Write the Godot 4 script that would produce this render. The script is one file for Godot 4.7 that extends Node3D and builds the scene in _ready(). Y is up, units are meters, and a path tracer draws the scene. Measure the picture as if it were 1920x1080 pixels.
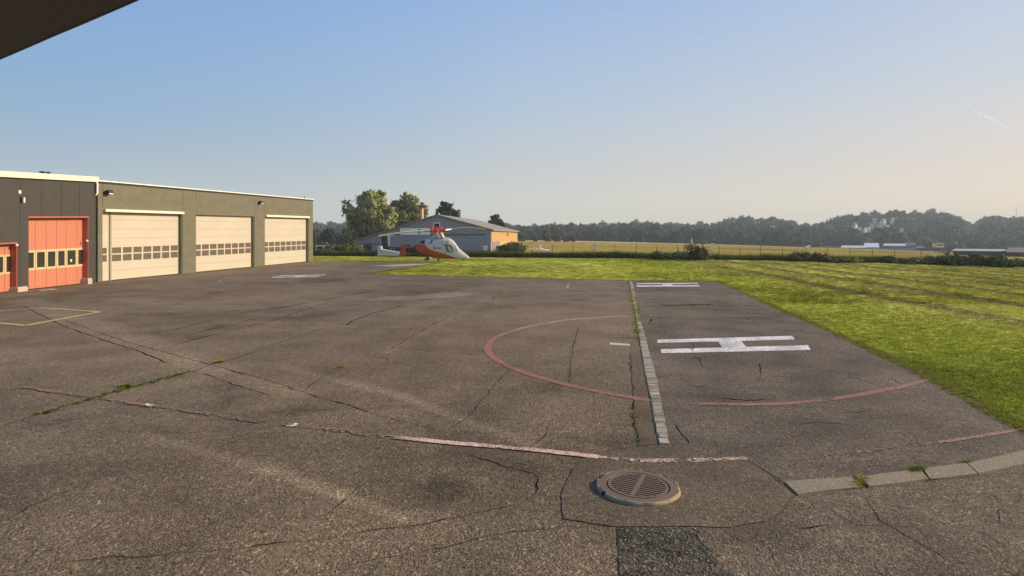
extends Node3D
# An airfield apron at sunrise. y up, metres; the camera stands 2.6 m above the origin and looks along -z.

const F := 1150.0      # focal length of the photograph, in pixels of a 1920 wide picture
const H := 2.6         # eye height
const HZ := 443.0      # row of the horizon
var rng := RandomNumberGenerator.new()
var na := FastNoiseLite.new()
var nb := FastNoiseLite.new()
var nc := FastNoiseLite.new()

# ------------------------------------------------------------------ places
func ground_at(px: float, py: float) -> Vector3:      # a surveyed point of the flat apron
	var d := F * H / (py - HZ)
	return Vector3((px - 960.0) / F * d, 0.0, -d)

func at_depth(px: float, py: float, d: float) -> Vector3:
	return Vector3((px - 960.0) / F * d, H + (HZ - py) / F * d, -d)

func sstep(a: float, b: float, x: float) -> float:
	var t := clampf((x - a) / (b - a), 0.0, 1.0)
	return t * t * (3.0 - 2.0 * t)

func ridge_height(b: float) -> float:                   # crest height of the hills by bearing (tangent)
	var keys := [[-3.0, 5.0], [-0.4, 7.0], [-0.28, 9.0], [-0.1, 5.0], [0.0, 3.0], [0.06, 4.0], [0.13, 7.0], [0.23, 10.0], [0.28, 8.0], [0.30, 6.5], [0.34, 9.5], [0.365, 19.0], [0.385, 19.5], [0.40, 15.0], [0.44, 16.5], [0.465, 12.0], [0.49, 11.0], [0.52, 17.0], [0.56, 23.5], [0.60, 25.0], [0.622, 29.5], [0.645, 24.5], [0.70, 25.0], [0.73, 22.0], [0.742, 10.0], [0.757, 9.0], [0.772, 19.5], [0.83, 18.5], [1.0, 16.0], [1.6, 14.0], [4.0, 6.0]]
	for i in keys.size() - 1:
		if b < keys[i + 1][0]:
			return lerpf(keys[i][1], keys[i + 1][1], clampf((b - keys[i][0]) / (keys[i + 1][0] - keys[i][0]), 0.0, 1.0))
	return 6.0

func gy(x: float, z: float) -> float:                   # height of the land
	var e := maxf(0.0, x - 12.0)
	e = e * e / (e + 4.0)
	var y := -(0.018 * e + 4.5e-5 * e * e)
	y = maxf(y, -12.0)
	var d := sqrt(x * x + z * z)
	if z < 0.0 and d > 400.0:
		var b := x / maxf(-z, 1.0)
		var r := ridge_height(b)
		var zz := -z
		y = lerpf(y, r, sstep(400.0, 880.0, zz)) - 0.02 * maxf(0.0, zz - 980.0)
	return y

func land_at(px: float, py: float) -> Vector3:          # where that line of sight meets the land
	var d := 3.0
	while d < 1500.0:
		var p := at_depth(px, py, d)
		if p.y <= gy(p.x, p.z):
			return Vector3(p.x, gy(p.x, p.z), p.z)
		d += maxf(0.05, d * 0.002)
	return at_depth(px, py, 1500.0)

# ------------------------------------------------------------------ scene tree
func tag(o: Node, label: String, category: String, group := "") -> void:
	o.set_meta("label", label)
	o.set_meta("category", category)
	if group:
		o.set_meta("group", group)

func thing(called: String, label: String, category: String, at: Vector3, group := "") -> Node3D:
	var o := Node3D.new()
	o.name = called
	o.position = at
	add_child(o, true)
	tag(o, label, category, group)
	return o

func mesh_of(st: SurfaceTool, m: Material) -> ArrayMesh:
	var a := st.commit()
	if a.get_surface_count():
		a.surface_set_material(0, m)
	return a

func part(called: String, st: SurfaceTool, m: Material, root: Node, world := true) -> MeshInstance3D:
	var o := MeshInstance3D.new()
	o.name = called
	o.mesh = mesh_of(st, m)
	if world:                                            # shape given in world coordinates
		var p: Node = root
		while p is Node3D and p != self:
			o.position -= (p as Node3D).position
			p = p.get_parent()
	root.add_child(o, true)
	return o

func structure(called: String, st: SurfaceTool, m: Material, label := "", kind := "structure") -> MeshInstance3D:
	var o := MeshInstance3D.new()
	o.name = called
	o.mesh = mesh_of(st, m)
	add_child(o, true)
	o.set_meta("kind", kind)
	if label:
		o.set_meta("label", label)
	return o

func begin() -> SurfaceTool:
	var st := SurfaceTool.new()
	st.begin(Mesh.PRIMITIVE_TRIANGLES)
	return st

# ------------------------------------------------------------------ shapes
func tri(st: SurfaceTool, a: Vector3, b: Vector3, c: Vector3) -> void:    # counter-clockwise from outside
	var n := (b - a).cross(c - a)
	if n.length_squared() < 1e-16:
		return
	n = n.normalized()
	for p in [a, c, b]:
		st.set_normal(n)
		st.add_vertex(p)

func quad(st: SurfaceTool, a: Vector3, b: Vector3, c: Vector3, d: Vector3) -> void:
	tri(st, a, b, c)
	tri(st, a, c, d)

func hexa(st: SurfaceTool, p: Array) -> void:             # p[0..3] the lower ring, p[4..7] the upper
	quad(st, p[3], p[2], p[1], p[0])
	quad(st, p[4], p[5], p[6], p[7])
	for i in 4:
		var j := (i + 1) % 4
		quad(st, p[i], p[j], p[j + 4], p[i + 4])

func box(st: SurfaceTool, c: Vector3, s: Vector3, basis := Basis.IDENTITY) -> void:
	var h := s * 0.5
	var r := []
	for y in [-h.y, h.y]:
		for q in [[-h.x, h.z], [h.x, h.z], [h.x, -h.z], [-h.x, -h.z]]:
			r.append(c + basis * Vector3(q[0], y, q[1]))
	hexa(st, r)

func tube(st: SurfaceTool, pts: Array, radii: Array, sides := 8, cap := true) -> void:
	var rings := []
	var norms := []
	for i in pts.size():
		var t: Vector3 = (pts[mini(i + 1, pts.size() - 1)] - pts[maxi(i - 1, 0)]).normalized()
		var s := t.cross(Vector3.UP if absf(t.y) < 0.9 else Vector3.RIGHT).normalized()
		var u := s.cross(t).normalized()
		var ring := []
		var nn := []
		for k in sides:
			var a := TAU * k / sides
			var o := s * cos(a) + u * sin(a)
			nn.append(o)
			ring.append(pts[i] + o * radii[i])
		rings.append(ring)
		norms.append(nn)
	for i in pts.size() - 1:
		for k in sides:
			var j := (k + 1) % sides
			for v in [[i, k], [i, j], [i + 1, j], [i, k], [i + 1, j], [i + 1, k]]:
				st.set_normal(norms[v[0]][v[1]])
				st.add_vertex(rings[v[0]][v[1]])
	if cap:
		for k in sides:
			var j := (k + 1) % sides
			tri(st, pts[0], rings[0][j], rings[0][k])
			tri(st, pts[-1], rings[-1][k], rings[-1][j])

func lathe(st: SurfaceTool, c: Vector3, prof: Array, n := 40, basis := Basis.IDENTITY, a0 := 0.0, a1 := TAU, wob := 0.0) -> void:   # prof: [radius, height] going up the outside
	for i in prof.size() - 1:
		for k in n:
			var t0 := a0 + (a1 - a0) * k / n
			var t1 := a0 + (a1 - a0) * (k + 1) / n
			var p := func(q: Array, t: float) -> Vector3:
				var g := wob * nb.get_noise_2d(cos(t) * 90.0 + q[1] * 900.0, sin(t) * 90.0)
				return c + basis * Vector3((q[0] + g) * cos(t), q[1] + g * 0.5, -(q[0] + g) * sin(t))
			quad(st, p.call(prof[i], t0), p.call(prof[i], t1), p.call(prof[i + 1], t1), p.call(prof[i + 1], t0))

# a facade: u along it, v up, w out of it; rows of the wall rise by k per metre along it
func facade(s: Vector3, e: Vector3, k: float) -> Dictionary:
	var d := (e - s).normalized()
	return {"s": s, "d": d, "n": Vector3(-d.z, 0, d.x), "k": k, "len": (e - s).length()}

func fp(f: Dictionary, u: float, v: float, w: float) -> Vector3:
	return f.s + f.d * u + f.n * w + Vector3.UP * v * (1.0 + f.k * u)

func fbox(st: SurfaceTool, f: Dictionary, u0: float, u1: float, v0: float, v1: float, w0: float, w1: float) -> void:
	var r := []
	for v in [v0, v1]:
		for q in [[u0, w1], [u1, w1], [u1, w0], [u0, w0]]:
			r.append(fp(f, q[0], v, q[1]))
	hexa(st, r)

func u_of(f: Dictionary, px: float, w := 0.0) -> float:
	var b := (px - 960.0) / F
	var o: Vector3 = f.s + f.n * w
	return -(o.x + b * o.z) / (f.d.x + b * f.d.z)

func v_of(f: Dictionary, px: float, py: float, w := 0.0) -> float:
	var u := u_of(f, px, w)
	var p := fp(f, u, 0, w)
	return (H + (HZ - py) / F * -p.z) / (1.0 + f.k * u)

# ------------------------------------------------------------------ materials
func mat(c: Color, rough := 0.8, metal := 0.0) -> StandardMaterial3D:      # c holds linear reflectances
	var m := StandardMaterial3D.new()
	m.albedo_color = c.linear_to_srgb()
	m.roughness = rough
	m.metallic = metal
	m.cull_mode = BaseMaterial3D.CULL_DISABLED
	return m

func tinted(rough := 0.9) -> StandardMaterial3D:                            # reflectance from the vertices
	var m := mat(Color.WHITE, rough)
	m.vertex_color_use_as_albedo = true
	return m

func grain(n: int, freq: float, lo: float, hi: float, seed_: int, kind := FastNoiseLite.TYPE_SIMPLEX_SMOOTH, oct := 4) -> ImageTexture:    # linear multiplier between lo and hi
	var f := FastNoiseLite.new()
	f.noise_type = kind
	f.seed = seed_
	f.frequency = freq
	f.fractal_octaves = oct
	var src := f.get_seamless_image(n, n).get_data()
	var out := PackedFloat32Array()
	out.resize(n * n * 3)
	for i in n * n:
		var v := lerpf(lo, hi, src[i] / 255.0)
		out[i * 3] = v
		out[i * 3 + 1] = v
		out[i * 3 + 2] = v
	return ImageTexture.create_from_image(Image.create_from_data(n, n, false, Image.FORMAT_RGBF, out.to_byte_array()))

func over(m: StandardMaterial3D, t: Texture2D, tile: float) -> StandardMaterial3D:
	m.albedo_texture = t
	m.uv1_triplanar = true
	m.uv1_world_triplanar = true
	m.uv1_scale = Vector3.ONE / tile
	return m

func asphalt_textures() -> Array:                                           # aggregate: pale and dark stones in bitumen
	var n := 1024
	var f := FastNoiseLite.new()
	f.noise_type = FastNoiseLite.TYPE_CELLULAR
	f.cellular_return_type = FastNoiseLite.RETURN_CELL_VALUE
	f.frequency = 0.30
	f.fractal_type = FastNoiseLite.FRACTAL_NONE
	f.seed = 5
	var a := f.get_seamless_image(n, n, false, false, 0.05).get_data()
	f.frequency = 0.16
	f.seed = 9
	var a2 := f.get_seamless_image(n, n, false, false, 0.05).get_data()
	f.noise_type = FastNoiseLite.TYPE_SIMPLEX_SMOOTH
	f.fractal_type = FastNoiseLite.FRACTAL_FBM
	f.frequency = 0.02
	var b := f.get_seamless_image(n, n).get_data()
	var out := PackedFloat32Array()
	out.resize(n * n * 3)
	var bump := PackedByteArray()
	bump.resize(n * n)
	for i in n * n:
		var s := a[i] / 255.0
		var s2 := a2[i] / 255.0
		var v := 0.47 + 0.50 * s + 0.34 * s2 + 0.35 * (b[i] / 255.0 - 0.5)
		if s > 0.90:
			v += 0.7 * (s - 0.86) / 0.14
		if s < 0.16:
			v *= 0.62
		if s2 > 0.95:
			v += 0.6
		var warm := (s2 - 0.5) * 0.10
		out[i * 3] = v * (1.0 + warm)
		out[i * 3 + 1] = v
		out[i * 3 + 2] = v * (1.0 - warm)
		bump[i] = int(clampf(60.0 + 130.0 * s + 40.0 * s2, 0, 255))
	var im := Image.create_from_data(n, n, false, Image.FORMAT_L8, bump)
	im.convert(Image.FORMAT_RGBA8)
	im.bump_map_to_normal_map(3.0)
	return [ImageTexture.create_from_image(Image.create_from_data(n, n, false, Image.FORMAT_RGBF, out.to_byte_array())), ImageTexture.create_from_image(im)]

var asphalt_tex: Array
func asphalt(tile: float, rough := 0.92, bumps := 0.7) -> StandardMaterial3D:
	var m := tinted(rough)
	m.metallic_specular = 0.3
	over(m, asphalt_tex[0], tile)
	m.normal_enabled = true
	m.normal_texture = asphalt_tex[1]
	m.normal_scale = bumps
	return m

# ------------------------------------------------------------------ flat sheets with a tone per vertex
func ragged(poly: PackedVector2Array, step: float, amount: float, closed := true) -> PackedVector2Array:
	var out := PackedVector2Array()
	var m := poly.size() if closed else poly.size() - 1
	for i in m:
		var a := poly[i]
		var b := poly[(i + 1) % poly.size()]
		var n := maxi(1, int((b - a).length() / step))
		for k in n:
			var p := a.lerp(b, float(k) / n)
			out.append(p + Vector2(na.get_noise_2d(p.x * 60.0, p.y * 60.0), na.get_noise_2d(p.y * 60.0 + 400.0, p.x * 60.0)) * amount)
	if not closed:
		out.append(poly[-1])
	return out

func from_pixels(list: Array) -> PackedVector2Array:
	var out := PackedVector2Array()
	for q in list:
		var g := ground_at(q[0], q[1])
		out.append(Vector2(g.x, g.z))
	return out

func sheet(poly: PackedVector2Array, y: float, bands: Array, tone: Callable) -> SurfaceTool:     # bands: [z near, z far, cell]
	var st := begin()
	var lo := poly[0]
	var hi := poly[0]
	for p in poly:
		lo = lo.min(p)
		hi = hi.max(p)
	for b in bands:
		var c: float = b[2]
		var z1 := minf(b[0], hi.y)
		var z0 := maxf(b[1], lo.y)
		if z1 <= z0:
			continue
		var nz := int(ceil((z1 - z0) / c))
		var nx := int(ceil((hi.x - lo.x) / c))
		var inside := []
		for i in nz + 1:
			var row := PackedByteArray()
			row.resize(nx + 1)
			for k in nx + 1:
				row[k] = 1 if Geometry2D.is_point_in_polygon(Vector2(lo.x + k * c, z0 + (z1 - z0) * i / nz), poly) else 0
			inside.append(row)
		for i in nz:
			for k in nx:
				var s: int = inside[i][k] + inside[i][k + 1] + inside[i + 1][k] + inside[i + 1][k + 1]
				if s == 0:
					continue
				var x0 := lo.x + k * c
				var q0 := z0 + (z1 - z0) * i / nz
				var q1 := z0 + (z1 - z0) * (i + 1) / nz
				var cell := PackedVector2Array([Vector2(x0, q0), Vector2(x0, q1), Vector2(x0 + c, q1), Vector2(x0 + c, q0)])
				var pieces := [cell]
				if s < 4:
					pieces = Geometry2D.intersect_polygons(cell, poly)
				for pc in pieces:
					var ids := Geometry2D.triangulate_polygon(pc)
					for t in range(0, ids.size(), 3):
						var p0: Vector2 = pc[ids[t]]
						var p1: Vector2 = pc[ids[t + 1]]
						var p2: Vector2 = pc[ids[t + 2]]
						if (p1 - p0).cross(p2 - p0) < 0:
							var sw := p1
							p1 = p2
							p2 = sw
						for p in [p0, p1, p2]:
							st.set_color(tone.call(p.x, p.y))
							st.set_normal(Vector3.UP)
							st.add_vertex(Vector3(p.x, y, p.y))
	return st

# a painted or cracked line on the ground; worn 0..1 = how much of it is gone
func ribbon(st: SurfaceTool, pts: PackedVector2Array, width: float, y: float, worn: Callable, tone: Callable, cell := 0.05, across := 4) -> void:
	var run := 0.0
	for i in pts.size() - 1:
		var a := pts[i]
		var b := pts[i + 1]
		var l := (b - a).length()
		if l < 1e-4:
			continue
		var c := maxf(cell, 0.0035 * a.length())
		var n := maxi(1, int(l / c))
		var t0 := (pts[i + 1] - pts[maxi(i - 1, 0)]).normalized()
		var t1 := (pts[mini(i + 2, pts.size() - 1)] - pts[i]).normalized()
		for k in n:
			var f0 := float(k) / n
			var f1 := float(k + 1) / n
			var p0 := a.lerp(b, f0)
			var p1 := a.lerp(b, f1)
			var s0 := t0.lerp(t1, f0).normalized().orthogonal() * width
			var s1 := t0.lerp(t1, f1).normalized().orthogonal() * width
			for j in across:
				var e0 := float(j) / across - 0.5
				var e1 := float(j + 1) / across - 0.5
				var m := p0 + s0 * (e0 + e1) * 0.5
				var w: float = worn.call(run + l * f0)
				var q := 0.5 + 0.35 * nc.get_noise_2d(m.x * 14.0, m.y * 14.0) + rng.randf_range(-0.2, 0.2)
				var cover := clampf((q - w - (0.10 if j == 0 or j == across - 1 else 0.0)) / 0.45 + 0.5, 0.0, 1.0)
				if cover < 0.12:
					continue
				var under := asphalt_tone(m.x, m.y)
				st.set_color(under.lerp(tone.call(run + l * f0, m), cover))
				var v := [p0 + s0 * e0, p0 + s0 * e1, p1 + s1 * e1, p1 + s1 * e0]
				var w3 := []
				for r in v:
					w3.append(Vector3(r.x, y, r.y))
				if (v[1] - v[0]).cross(v[2] - v[0]) < 0:
					quad(st, w3[0], w3[1], w3[2], w3[3])
				else:
					quad(st, w3[3], w3[2], w3[1], w3[0])
		run += l

func flat_poly(st: SurfaceTool, pts: PackedVector2Array, y: float) -> void:
	var ids := Geometry2D.triangulate_polygon(pts)
	for t in range(0, ids.size(), 3):
		var a := pts[ids[t]]
		var b := pts[ids[t + 1]]
		var c := pts[ids[t + 2]]
		if (b - a).cross(c - a) > 0:
			var s := b
			b = c
			c = s
		tri(st, Vector3(a.x, y, a.y), Vector3(b.x, y, b.y), Vector3(c.x, y, c.y))

func smooth(list: Array, per := 6) -> PackedVector2Array:                    # Catmull-Rom through surveyed points
	var p := from_pixels(list)
	var out := PackedVector2Array()
	for i in p.size() - 1:
		var a := p[maxi(i - 1, 0)]
		var d := p[mini(i + 2, p.size() - 1)]
		for k in per:
			out.append(p[i].cubic_interpolate(p[i + 1], a, d, float(k) / per))
	out.append(p[-1])
	return out

func crack(list: Array, width: float, y: float, parent: Node, m: Material, wobble := 0.05) -> void:
	var base := from_pixels(list)
	var pts := PackedVector2Array()
	for i in base.size() - 1:
		var l := (base[i + 1] - base[i]).length()
		var n := maxi(1, int(l / (0.05 + 0.004 * base[i].length())))
		for k in n:
			var p := base[i].lerp(base[i + 1], float(k) / n)
			pts.append(p + Vector2(nb.get_noise_2d(p.x * 70, p.y * 70), nb.get_noise_2d(p.y * 70 + 300, p.x * 70)) * wobble + Vector2(rng.randf_range(-1, 1), rng.randf_range(-1, 1)) * wobble * 0.22)
	pts.append(base[-1])
	part("crack", crack_mesh(pts, width, y), m, parent)

func crack_mesh(pts: PackedVector2Array, width: float, y: float, st: SurfaceTool = null) -> SurfaceTool:
	if st == null:
		st = begin()
	var ws := []
	for i in pts.size():
		var e := minf(1.0, minf(i + 0.4, pts.size() - 0.6 - i) / 3.0)
		var v := clampf(0.62 + 1.0 * nb.get_noise_2d(pts[i].x * 40, pts[i].y * 40) + rng.randf_range(-0.25, 0.25), 0.28, 1.4)
		ws.append(width * 0.62 * e * v)
	for i in pts.size() - 1:
		var t := (pts[i + 1] - pts[maxi(i - 1, 0)]).normalized().orthogonal()
		var t2 := (pts[mini(i + 2, pts.size() - 1)] - pts[i]).normalized().orthogonal()
		var a = pts[i] + t * ws[i]
		var b = pts[i] - t * ws[i]
		var c = pts[i + 1] - t2 * ws[i + 1]
		var d = pts[i + 1] + t2 * ws[i + 1]
		st.set_normal(Vector3.UP)
		for q in [a, b, c, a, c, d]:
			st.add_vertex(Vector3(q.x, y, q.y))
	return st

# ------------------------------------------------------------------ foliage
func leaf(st: SurfaceTool, p: Vector3, out: Vector3, s: float, droop := 0.0) -> void:
	var r := Vector3(rng.randf_range(-1, 1), rng.randf_range(-1, 1), rng.randf_range(-1, 1))
	var n := (out * 0.9 + r * 0.8).normalized()
	var a := n.cross(Vector3(rng.randf_range(-1, 1), rng.randf_range(-0.4, 1), rng.randf_range(-1, 1))).normalized()
	a = (a + Vector3.DOWN * droop).normalized()
	var b := n.cross(a).normalized()
	var sn := (out + n * 0.6 + Vector3.UP * 0.15).normalized()
	var l := s * rng.randf_range(0.6, 1.4)
	var w := l * rng.randf_range(0.4, 0.8)
	st.set_normal(sn)
	for q in [p - a * l, p + b * w, p + a * l, p - a * l, p + a * l, p - b * w]:
		st.add_vertex(q)

func clump(st: SurfaceTool, c: Vector3, r: Vector3, n: int, s: float, col: Color, vary := 0.35, droop := 0.0) -> void:
	var lumps := []
	for i in 13:
		lumps.append([Vector3(rng.randf_range(-1, 1), rng.randf_range(-0.9, 1), rng.randf_range(-1, 1)).normalized() * rng.randf_range(0.2, 1.0), rng.randf_range(0.22, 0.6), rng.randf_range(1.0 - vary, 1.0 + vary)])
	for i in n:
		var o: Array = lumps[rng.randi() % 13]
		var dir := Vector3(rng.randf_range(-1, 1), rng.randf_range(-1, 1), rng.randf_range(-1, 1)).normalized()
		var q: Vector3 = o[0] + dir * o[1] * pow(rng.randf(), 0.4) * (1.0 if rng.randf() < 0.85 else 1.6)
		var t: float = o[2] * rng.randf_range(0.75, 1.25)
		var y := rng.randf_range(-0.12, 0.12)
		st.set_color(Color(col.r * t * (1 + y), col.g * t, col.b * t * (1 - y)))
		leaf(st, c + q * r, (q.normalized() * 0.5 + dir * 0.5).normalized(), s, droop)

var leafy: StandardMaterial3D
var bark: StandardMaterial3D

func tree(called: String, label: String, base: Vector3, blobs: Array, col: Color, n: int, s: float, droop := 0.0, group := "") -> Node3D:   # blobs: [offset, radius]
	var t := thing(called, label, "tree", base, group)
	var tr := begin()
	var top: Vector3 = blobs[0][0]
	tube(tr, [Vector3(0, -0.2, 0), Vector3(0.05, top.y * 0.3, 0), Vector3(top.x * 0.5, top.y * 0.65, top.z * 0.4), top], [top.y * 0.035, top.y * 0.026, top.y * 0.017, 0.03], 8)
	part("trunk", tr, bark, t, false)
	var area := 0.0
	for b in blobs:
		area += b[1] * b[1]
	var cr := begin()
	for b in blobs:
		var o: Vector3 = b[0]
		var lb := begin()
		var from := Vector3(top.x * 0.2, minf(o.y * 0.5, top.y * 0.5), top.z * 0.2)
		tube(lb, [from, from.lerp(o, 0.55) + Vector3.UP * 0.25, o], [top.y * 0.013, top.y * 0.008, 0.02], 6)
		part("limb", lb, bark, t, false)
		clump(cr, o, Vector3(b[1], b[1] * rng.randf_range(0.85, 1.1), b[1]), int(n * b[1] * b[1] / area), s, col * rng.randf_range(0.85, 1.15), 0.3, droop)
	part("crown", cr, leafy, t, false)
	return t

func bush(called: String, label: String, base: Vector3, r: float, h: float, col: Color, n: int, s: float, group := "") -> Node3D:
	var t := thing(called, label, "bush", base, group)
	var cr := begin()
	var k := 5
	for i in k:
		var a := TAU * i / k
		clump(cr, Vector3(cos(a) * r * 0.5, h * rng.randf_range(0.35, 0.65), sin(a) * r * 0.4), Vector3(r * 0.6, h * 0.45, r * 0.5), n / k, s, col, 0.3)
	part("foliage", cr, leafy, t, false)
	var tr := begin()
	for i in 4:
		tube(tr, [Vector3(0, -0.05, 0), Vector3(rng.randf_range(-0.4, 0.4) * r, h * 0.7, rng.randf_range(-0.4, 0.4) * r)], [0.03, 0.01], 5)
	part("stem", tr, bark, t, false)
	return t

func tuft_mesh(blades: int, h: float, spread: float, wide: float, m: Material, flat := false) -> ArrayMesh:
	var st := begin()
	for i in blades:
		var a := rng.randf() * TAU
		var o := Vector3(cos(a), 0, sin(a)) * spread * sqrt(rng.randf())
		var lean := Vector3(rng.randf_range(-1, 1), 0, rng.randf_range(-1, 1)) * h * (1.1 if flat else 0.45)
		var hh := h * rng.randf_range(0.6, 1.2) * (0.7 if flat else 1.0)
		var side := Vector3(cos(a + 1.3), 0, sin(a + 1.3)) * wide * 0.5
		var mid := o + lean * 0.35 + Vector3.UP * hh * 0.6
		var tip := o + lean + Vector3.UP * hh
		var n := (side.cross(Vector3.UP).normalized() * 0.35 + Vector3.UP).normalized()
		var t := rng.randf_range(0.8, 1.2)
		st.set_color(Color(t, t, t))
		st.set_normal(n)
		for q in [o - side, mid - side * 0.7, o + side, o + side, mid - side * 0.7, mid + side * 0.7, mid - side * 0.7, tip, mid + side * 0.7]:
			st.add_vertex(q)
	return mesh_of(st, m)

func scatter(called: String, mesh: Mesh, spots: Array, label: String, parent: Node = self) -> MultiMeshInstance3D:     # spots: [Transform3D, Color]
	var mm := MultiMesh.new()
	mm.transform_format = MultiMesh.TRANSFORM_3D
	mm.use_colors = true
	mm.mesh = mesh
	mm.instance_count = spots.size()
	for i in spots.size():
		mm.set_instance_transform(i, spots[i][0])
		mm.set_instance_color(i, spots[i][1])
	var o := MultiMeshInstance3D.new()
	o.name = called
	o.multimesh = mm
	parent.add_child(o, true)
	o.set_meta("kind", "stuff")
	if label:
		o.set_meta("label", label)
	return o

func spot(p: Vector3, s: float, sy := 1.0) -> Transform3D:
	return Transform3D(Basis(Vector3.UP, rng.randf() * TAU).scaled(Vector3(s, s * sy, s)), p)

# ------------------------------------------------------------------ tones
var light_bands := []
func asphalt_tone(x: float, z: float) -> Color:
	var v := 1.0 + 0.30 * na.get_noise_2d(x * 30.0, z * 30.0) + 0.17 * na.get_noise_2d(x * 8.0, z * 8.0) + 0.22 * nb.get_noise_2d(x * 1.6, z * 1.6) + 0.20 * nc.get_noise_2d(x * 3.0 + z * 1.0, z * 0.4 - x * 0.2)
	var p := Vector2(x, z)
	for b in light_bands:
		if (p - b[4]).length_squared() > b[5]:
			continue
		var q := Geometry2D.get_closest_point_to_segment(p, b[0], b[1])
		var d = (p - q).length() / b[2]
		if d < 1.0:
			v += b[3] * 1.7 * (1.0 - d * d) * (1.0 + 0.6 * na.get_noise_2d(x * 25.0, z * 25.0))
	v -= 0.16 * sstep(0.12, 0.42, nc.get_noise_2d(x * 2.6 + 70.0, z * 2.6)) + 0.22 * sstep(0.36, 0.5, na.get_noise_2d(x * 18.0 + 31.0, z * 18.0))
	var far := sstep(12.0, 50.0, -z)
	var c := Color(0.168, 0.132, 0.088).lerp(Color(0.172, 0.137, 0.100), far)
	var red := 0.05 * nb.get_noise_2d(x * 2.2 + 90.0, z * 2.2)
	return Color(c.r * v * (1 + red), c.g * v, c.b * v * (1 - red))

func pad_tone(x: float, z: float) -> Color:
	var v := 1.0 + 0.40 * na.get_noise_2d(x * 34.0, z * 34.0) + 0.30 * na.get_noise_2d(x * 9.0, z * 9.0) + 0.36 * nb.get_noise_2d(x * 2.6, z * 2.6)
	return Color(0.132 * v, 0.110 * v, 0.086 * v)

func lower_tone(x: float, z: float) -> Color:
	var v := 1.0 + 0.36 * na.get_noise_2d(x * 32.0, z * 32.0) + 0.24 * na.get_noise_2d(x * 12.0, z * 12.0) + 0.24 * nb.get_noise_2d(x * 3.0, z * 3.0)
	return Color(0.148 * v, 0.120 * v, 0.086 * v)

func swath(x: float, z: float) -> float:                                      # -1 .. 1 across the rows of cut hay
	var s := x + 0.10 * z + 0.9 * nb.get_noise_2d(x * 0.6, z * 0.6)
	return sin(s * 1.55) * 0.6 + 0.7 * nb.get_noise_2d(s * 16.0, z * 0.35)

func meadow_tone(x: float, z: float) -> Color:
	var v := 1.0 + 0.35 * na.get_noise_2d(x * 14.0, z * 14.0) + 0.35 * na.get_noise_2d(x * 4.0, z * 4.0) + 0.35 * nb.get_noise_2d(x * 1.3, z * 1.3)
	var hay := sstep(9.5, 13.5, x + 0.1 * z)
	var dark := sstep(0.05, 0.65, swath(x, z)) - 0.35 * sstep(0.1, 0.6, -swath(x, z))
	var green := Color(0.385, 0.405, 0.068)
	var c := green.lerp(Color(0.48, 0.44, 0.15), hay * 0.8)
	c = c * (1.0 - 0.56 * hay * dark) * v
	var dry := sstep(0.25, 0.6, na.get_noise_2d(x * 9.0 + 50, z * 9.0))
	c = c.lerp(Color(0.20, 0.18, 0.05) * v, 0.35 * dry)
	c.a = 1.0
	return c

var fence_line := PackedVector2Array()
func beyond_fence(x: float, z: float) -> float:                               # metres behind the fence line
	for i in fence_line.size() - 1:
		if x < fence_line[i + 1].x or i == fence_line.size() - 2:
			var t := (x - fence_line[i].x) / (fence_line[i + 1].x - fence_line[i].x)
			return -(z - lerpf(fence_line[i].y, fence_line[i + 1].y, t))
	return 0.0

func land_tone(x: float, z: float) -> Color:
	var b := beyond_fence(x, z)
	if z > 0.0 or b < 1.0:
		return meadow_tone(x, z)
	var d := -z
	var v := 1.0 + 0.12 * na.get_noise_2d(x * 1.0, z * 1.0) + 0.15 * nb.get_noise_2d(x * 0.25, z * 0.9)
	if d < 400.0:
		var gold := Color(0.64, 0.50, 0.25) * v
		var pale := Color(0.68, 0.55, 0.33) * v
		var c := gold.lerp(pale, sstep(200.0, 330.0, d))
		if x < -4.0:
			c = c.lerp(Color(0.10, 0.12, 0.035) * v, 0.8)
		var track := exp(-pow((d - 150.0 - 0.2 * x) / 7.0, 2.0)) * sstep(-0.2, 0.2, nb.get_noise_2d(x * 0.8, 3.0))
		c = c.lerp(Color(0.13, 0.12, 0.05), 0.6 * track)
		c.a = 1.0
		return c
	var h := Color(0.05, 0.062, 0.03) * v
	if clearing(x, z) > 0.5:
		h = Color(0.12, 0.13, 0.06) * v
	h.a = 1.0
	return h

func clearing(x: float, z: float) -> float:                                   # open meadows among the woods of the hillside
	var b := x / maxf(-z, 1.0)
	var d := -z
	if b > 0.46 and b < 0.625 and d > 840.0 and d < 985.0 and b > 0.46 + (d - 840.0) * 0.0003:
		return 1.0
	if b > 0.705 and b < 0.83 and d > 700.0 and d < 800.0:
		return 1.0
	return 0.0


func _ready() -> void:
	rng.seed = 11
	for q in [[na, 3, 0.02, 4], [nb, 17, 0.03, 3], [nc, 29, 0.05, 4]]:
		q[0].seed = q[1]
		q[0].frequency = q[2]
		q[0].fractal_octaves = q[3]
		q[0].noise_type = FastNoiseLite.TYPE_SIMPLEX_SMOOTH
	camera_and_light()
	setup_materials()
	land()
	pavement()
	markings()
	hangar()
	workshop()
	farm_hangar()
	canopy()
	helicopter()
	trees()
	grass()
	fence()
	airfield_things()
	hills()
	small_things()

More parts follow.
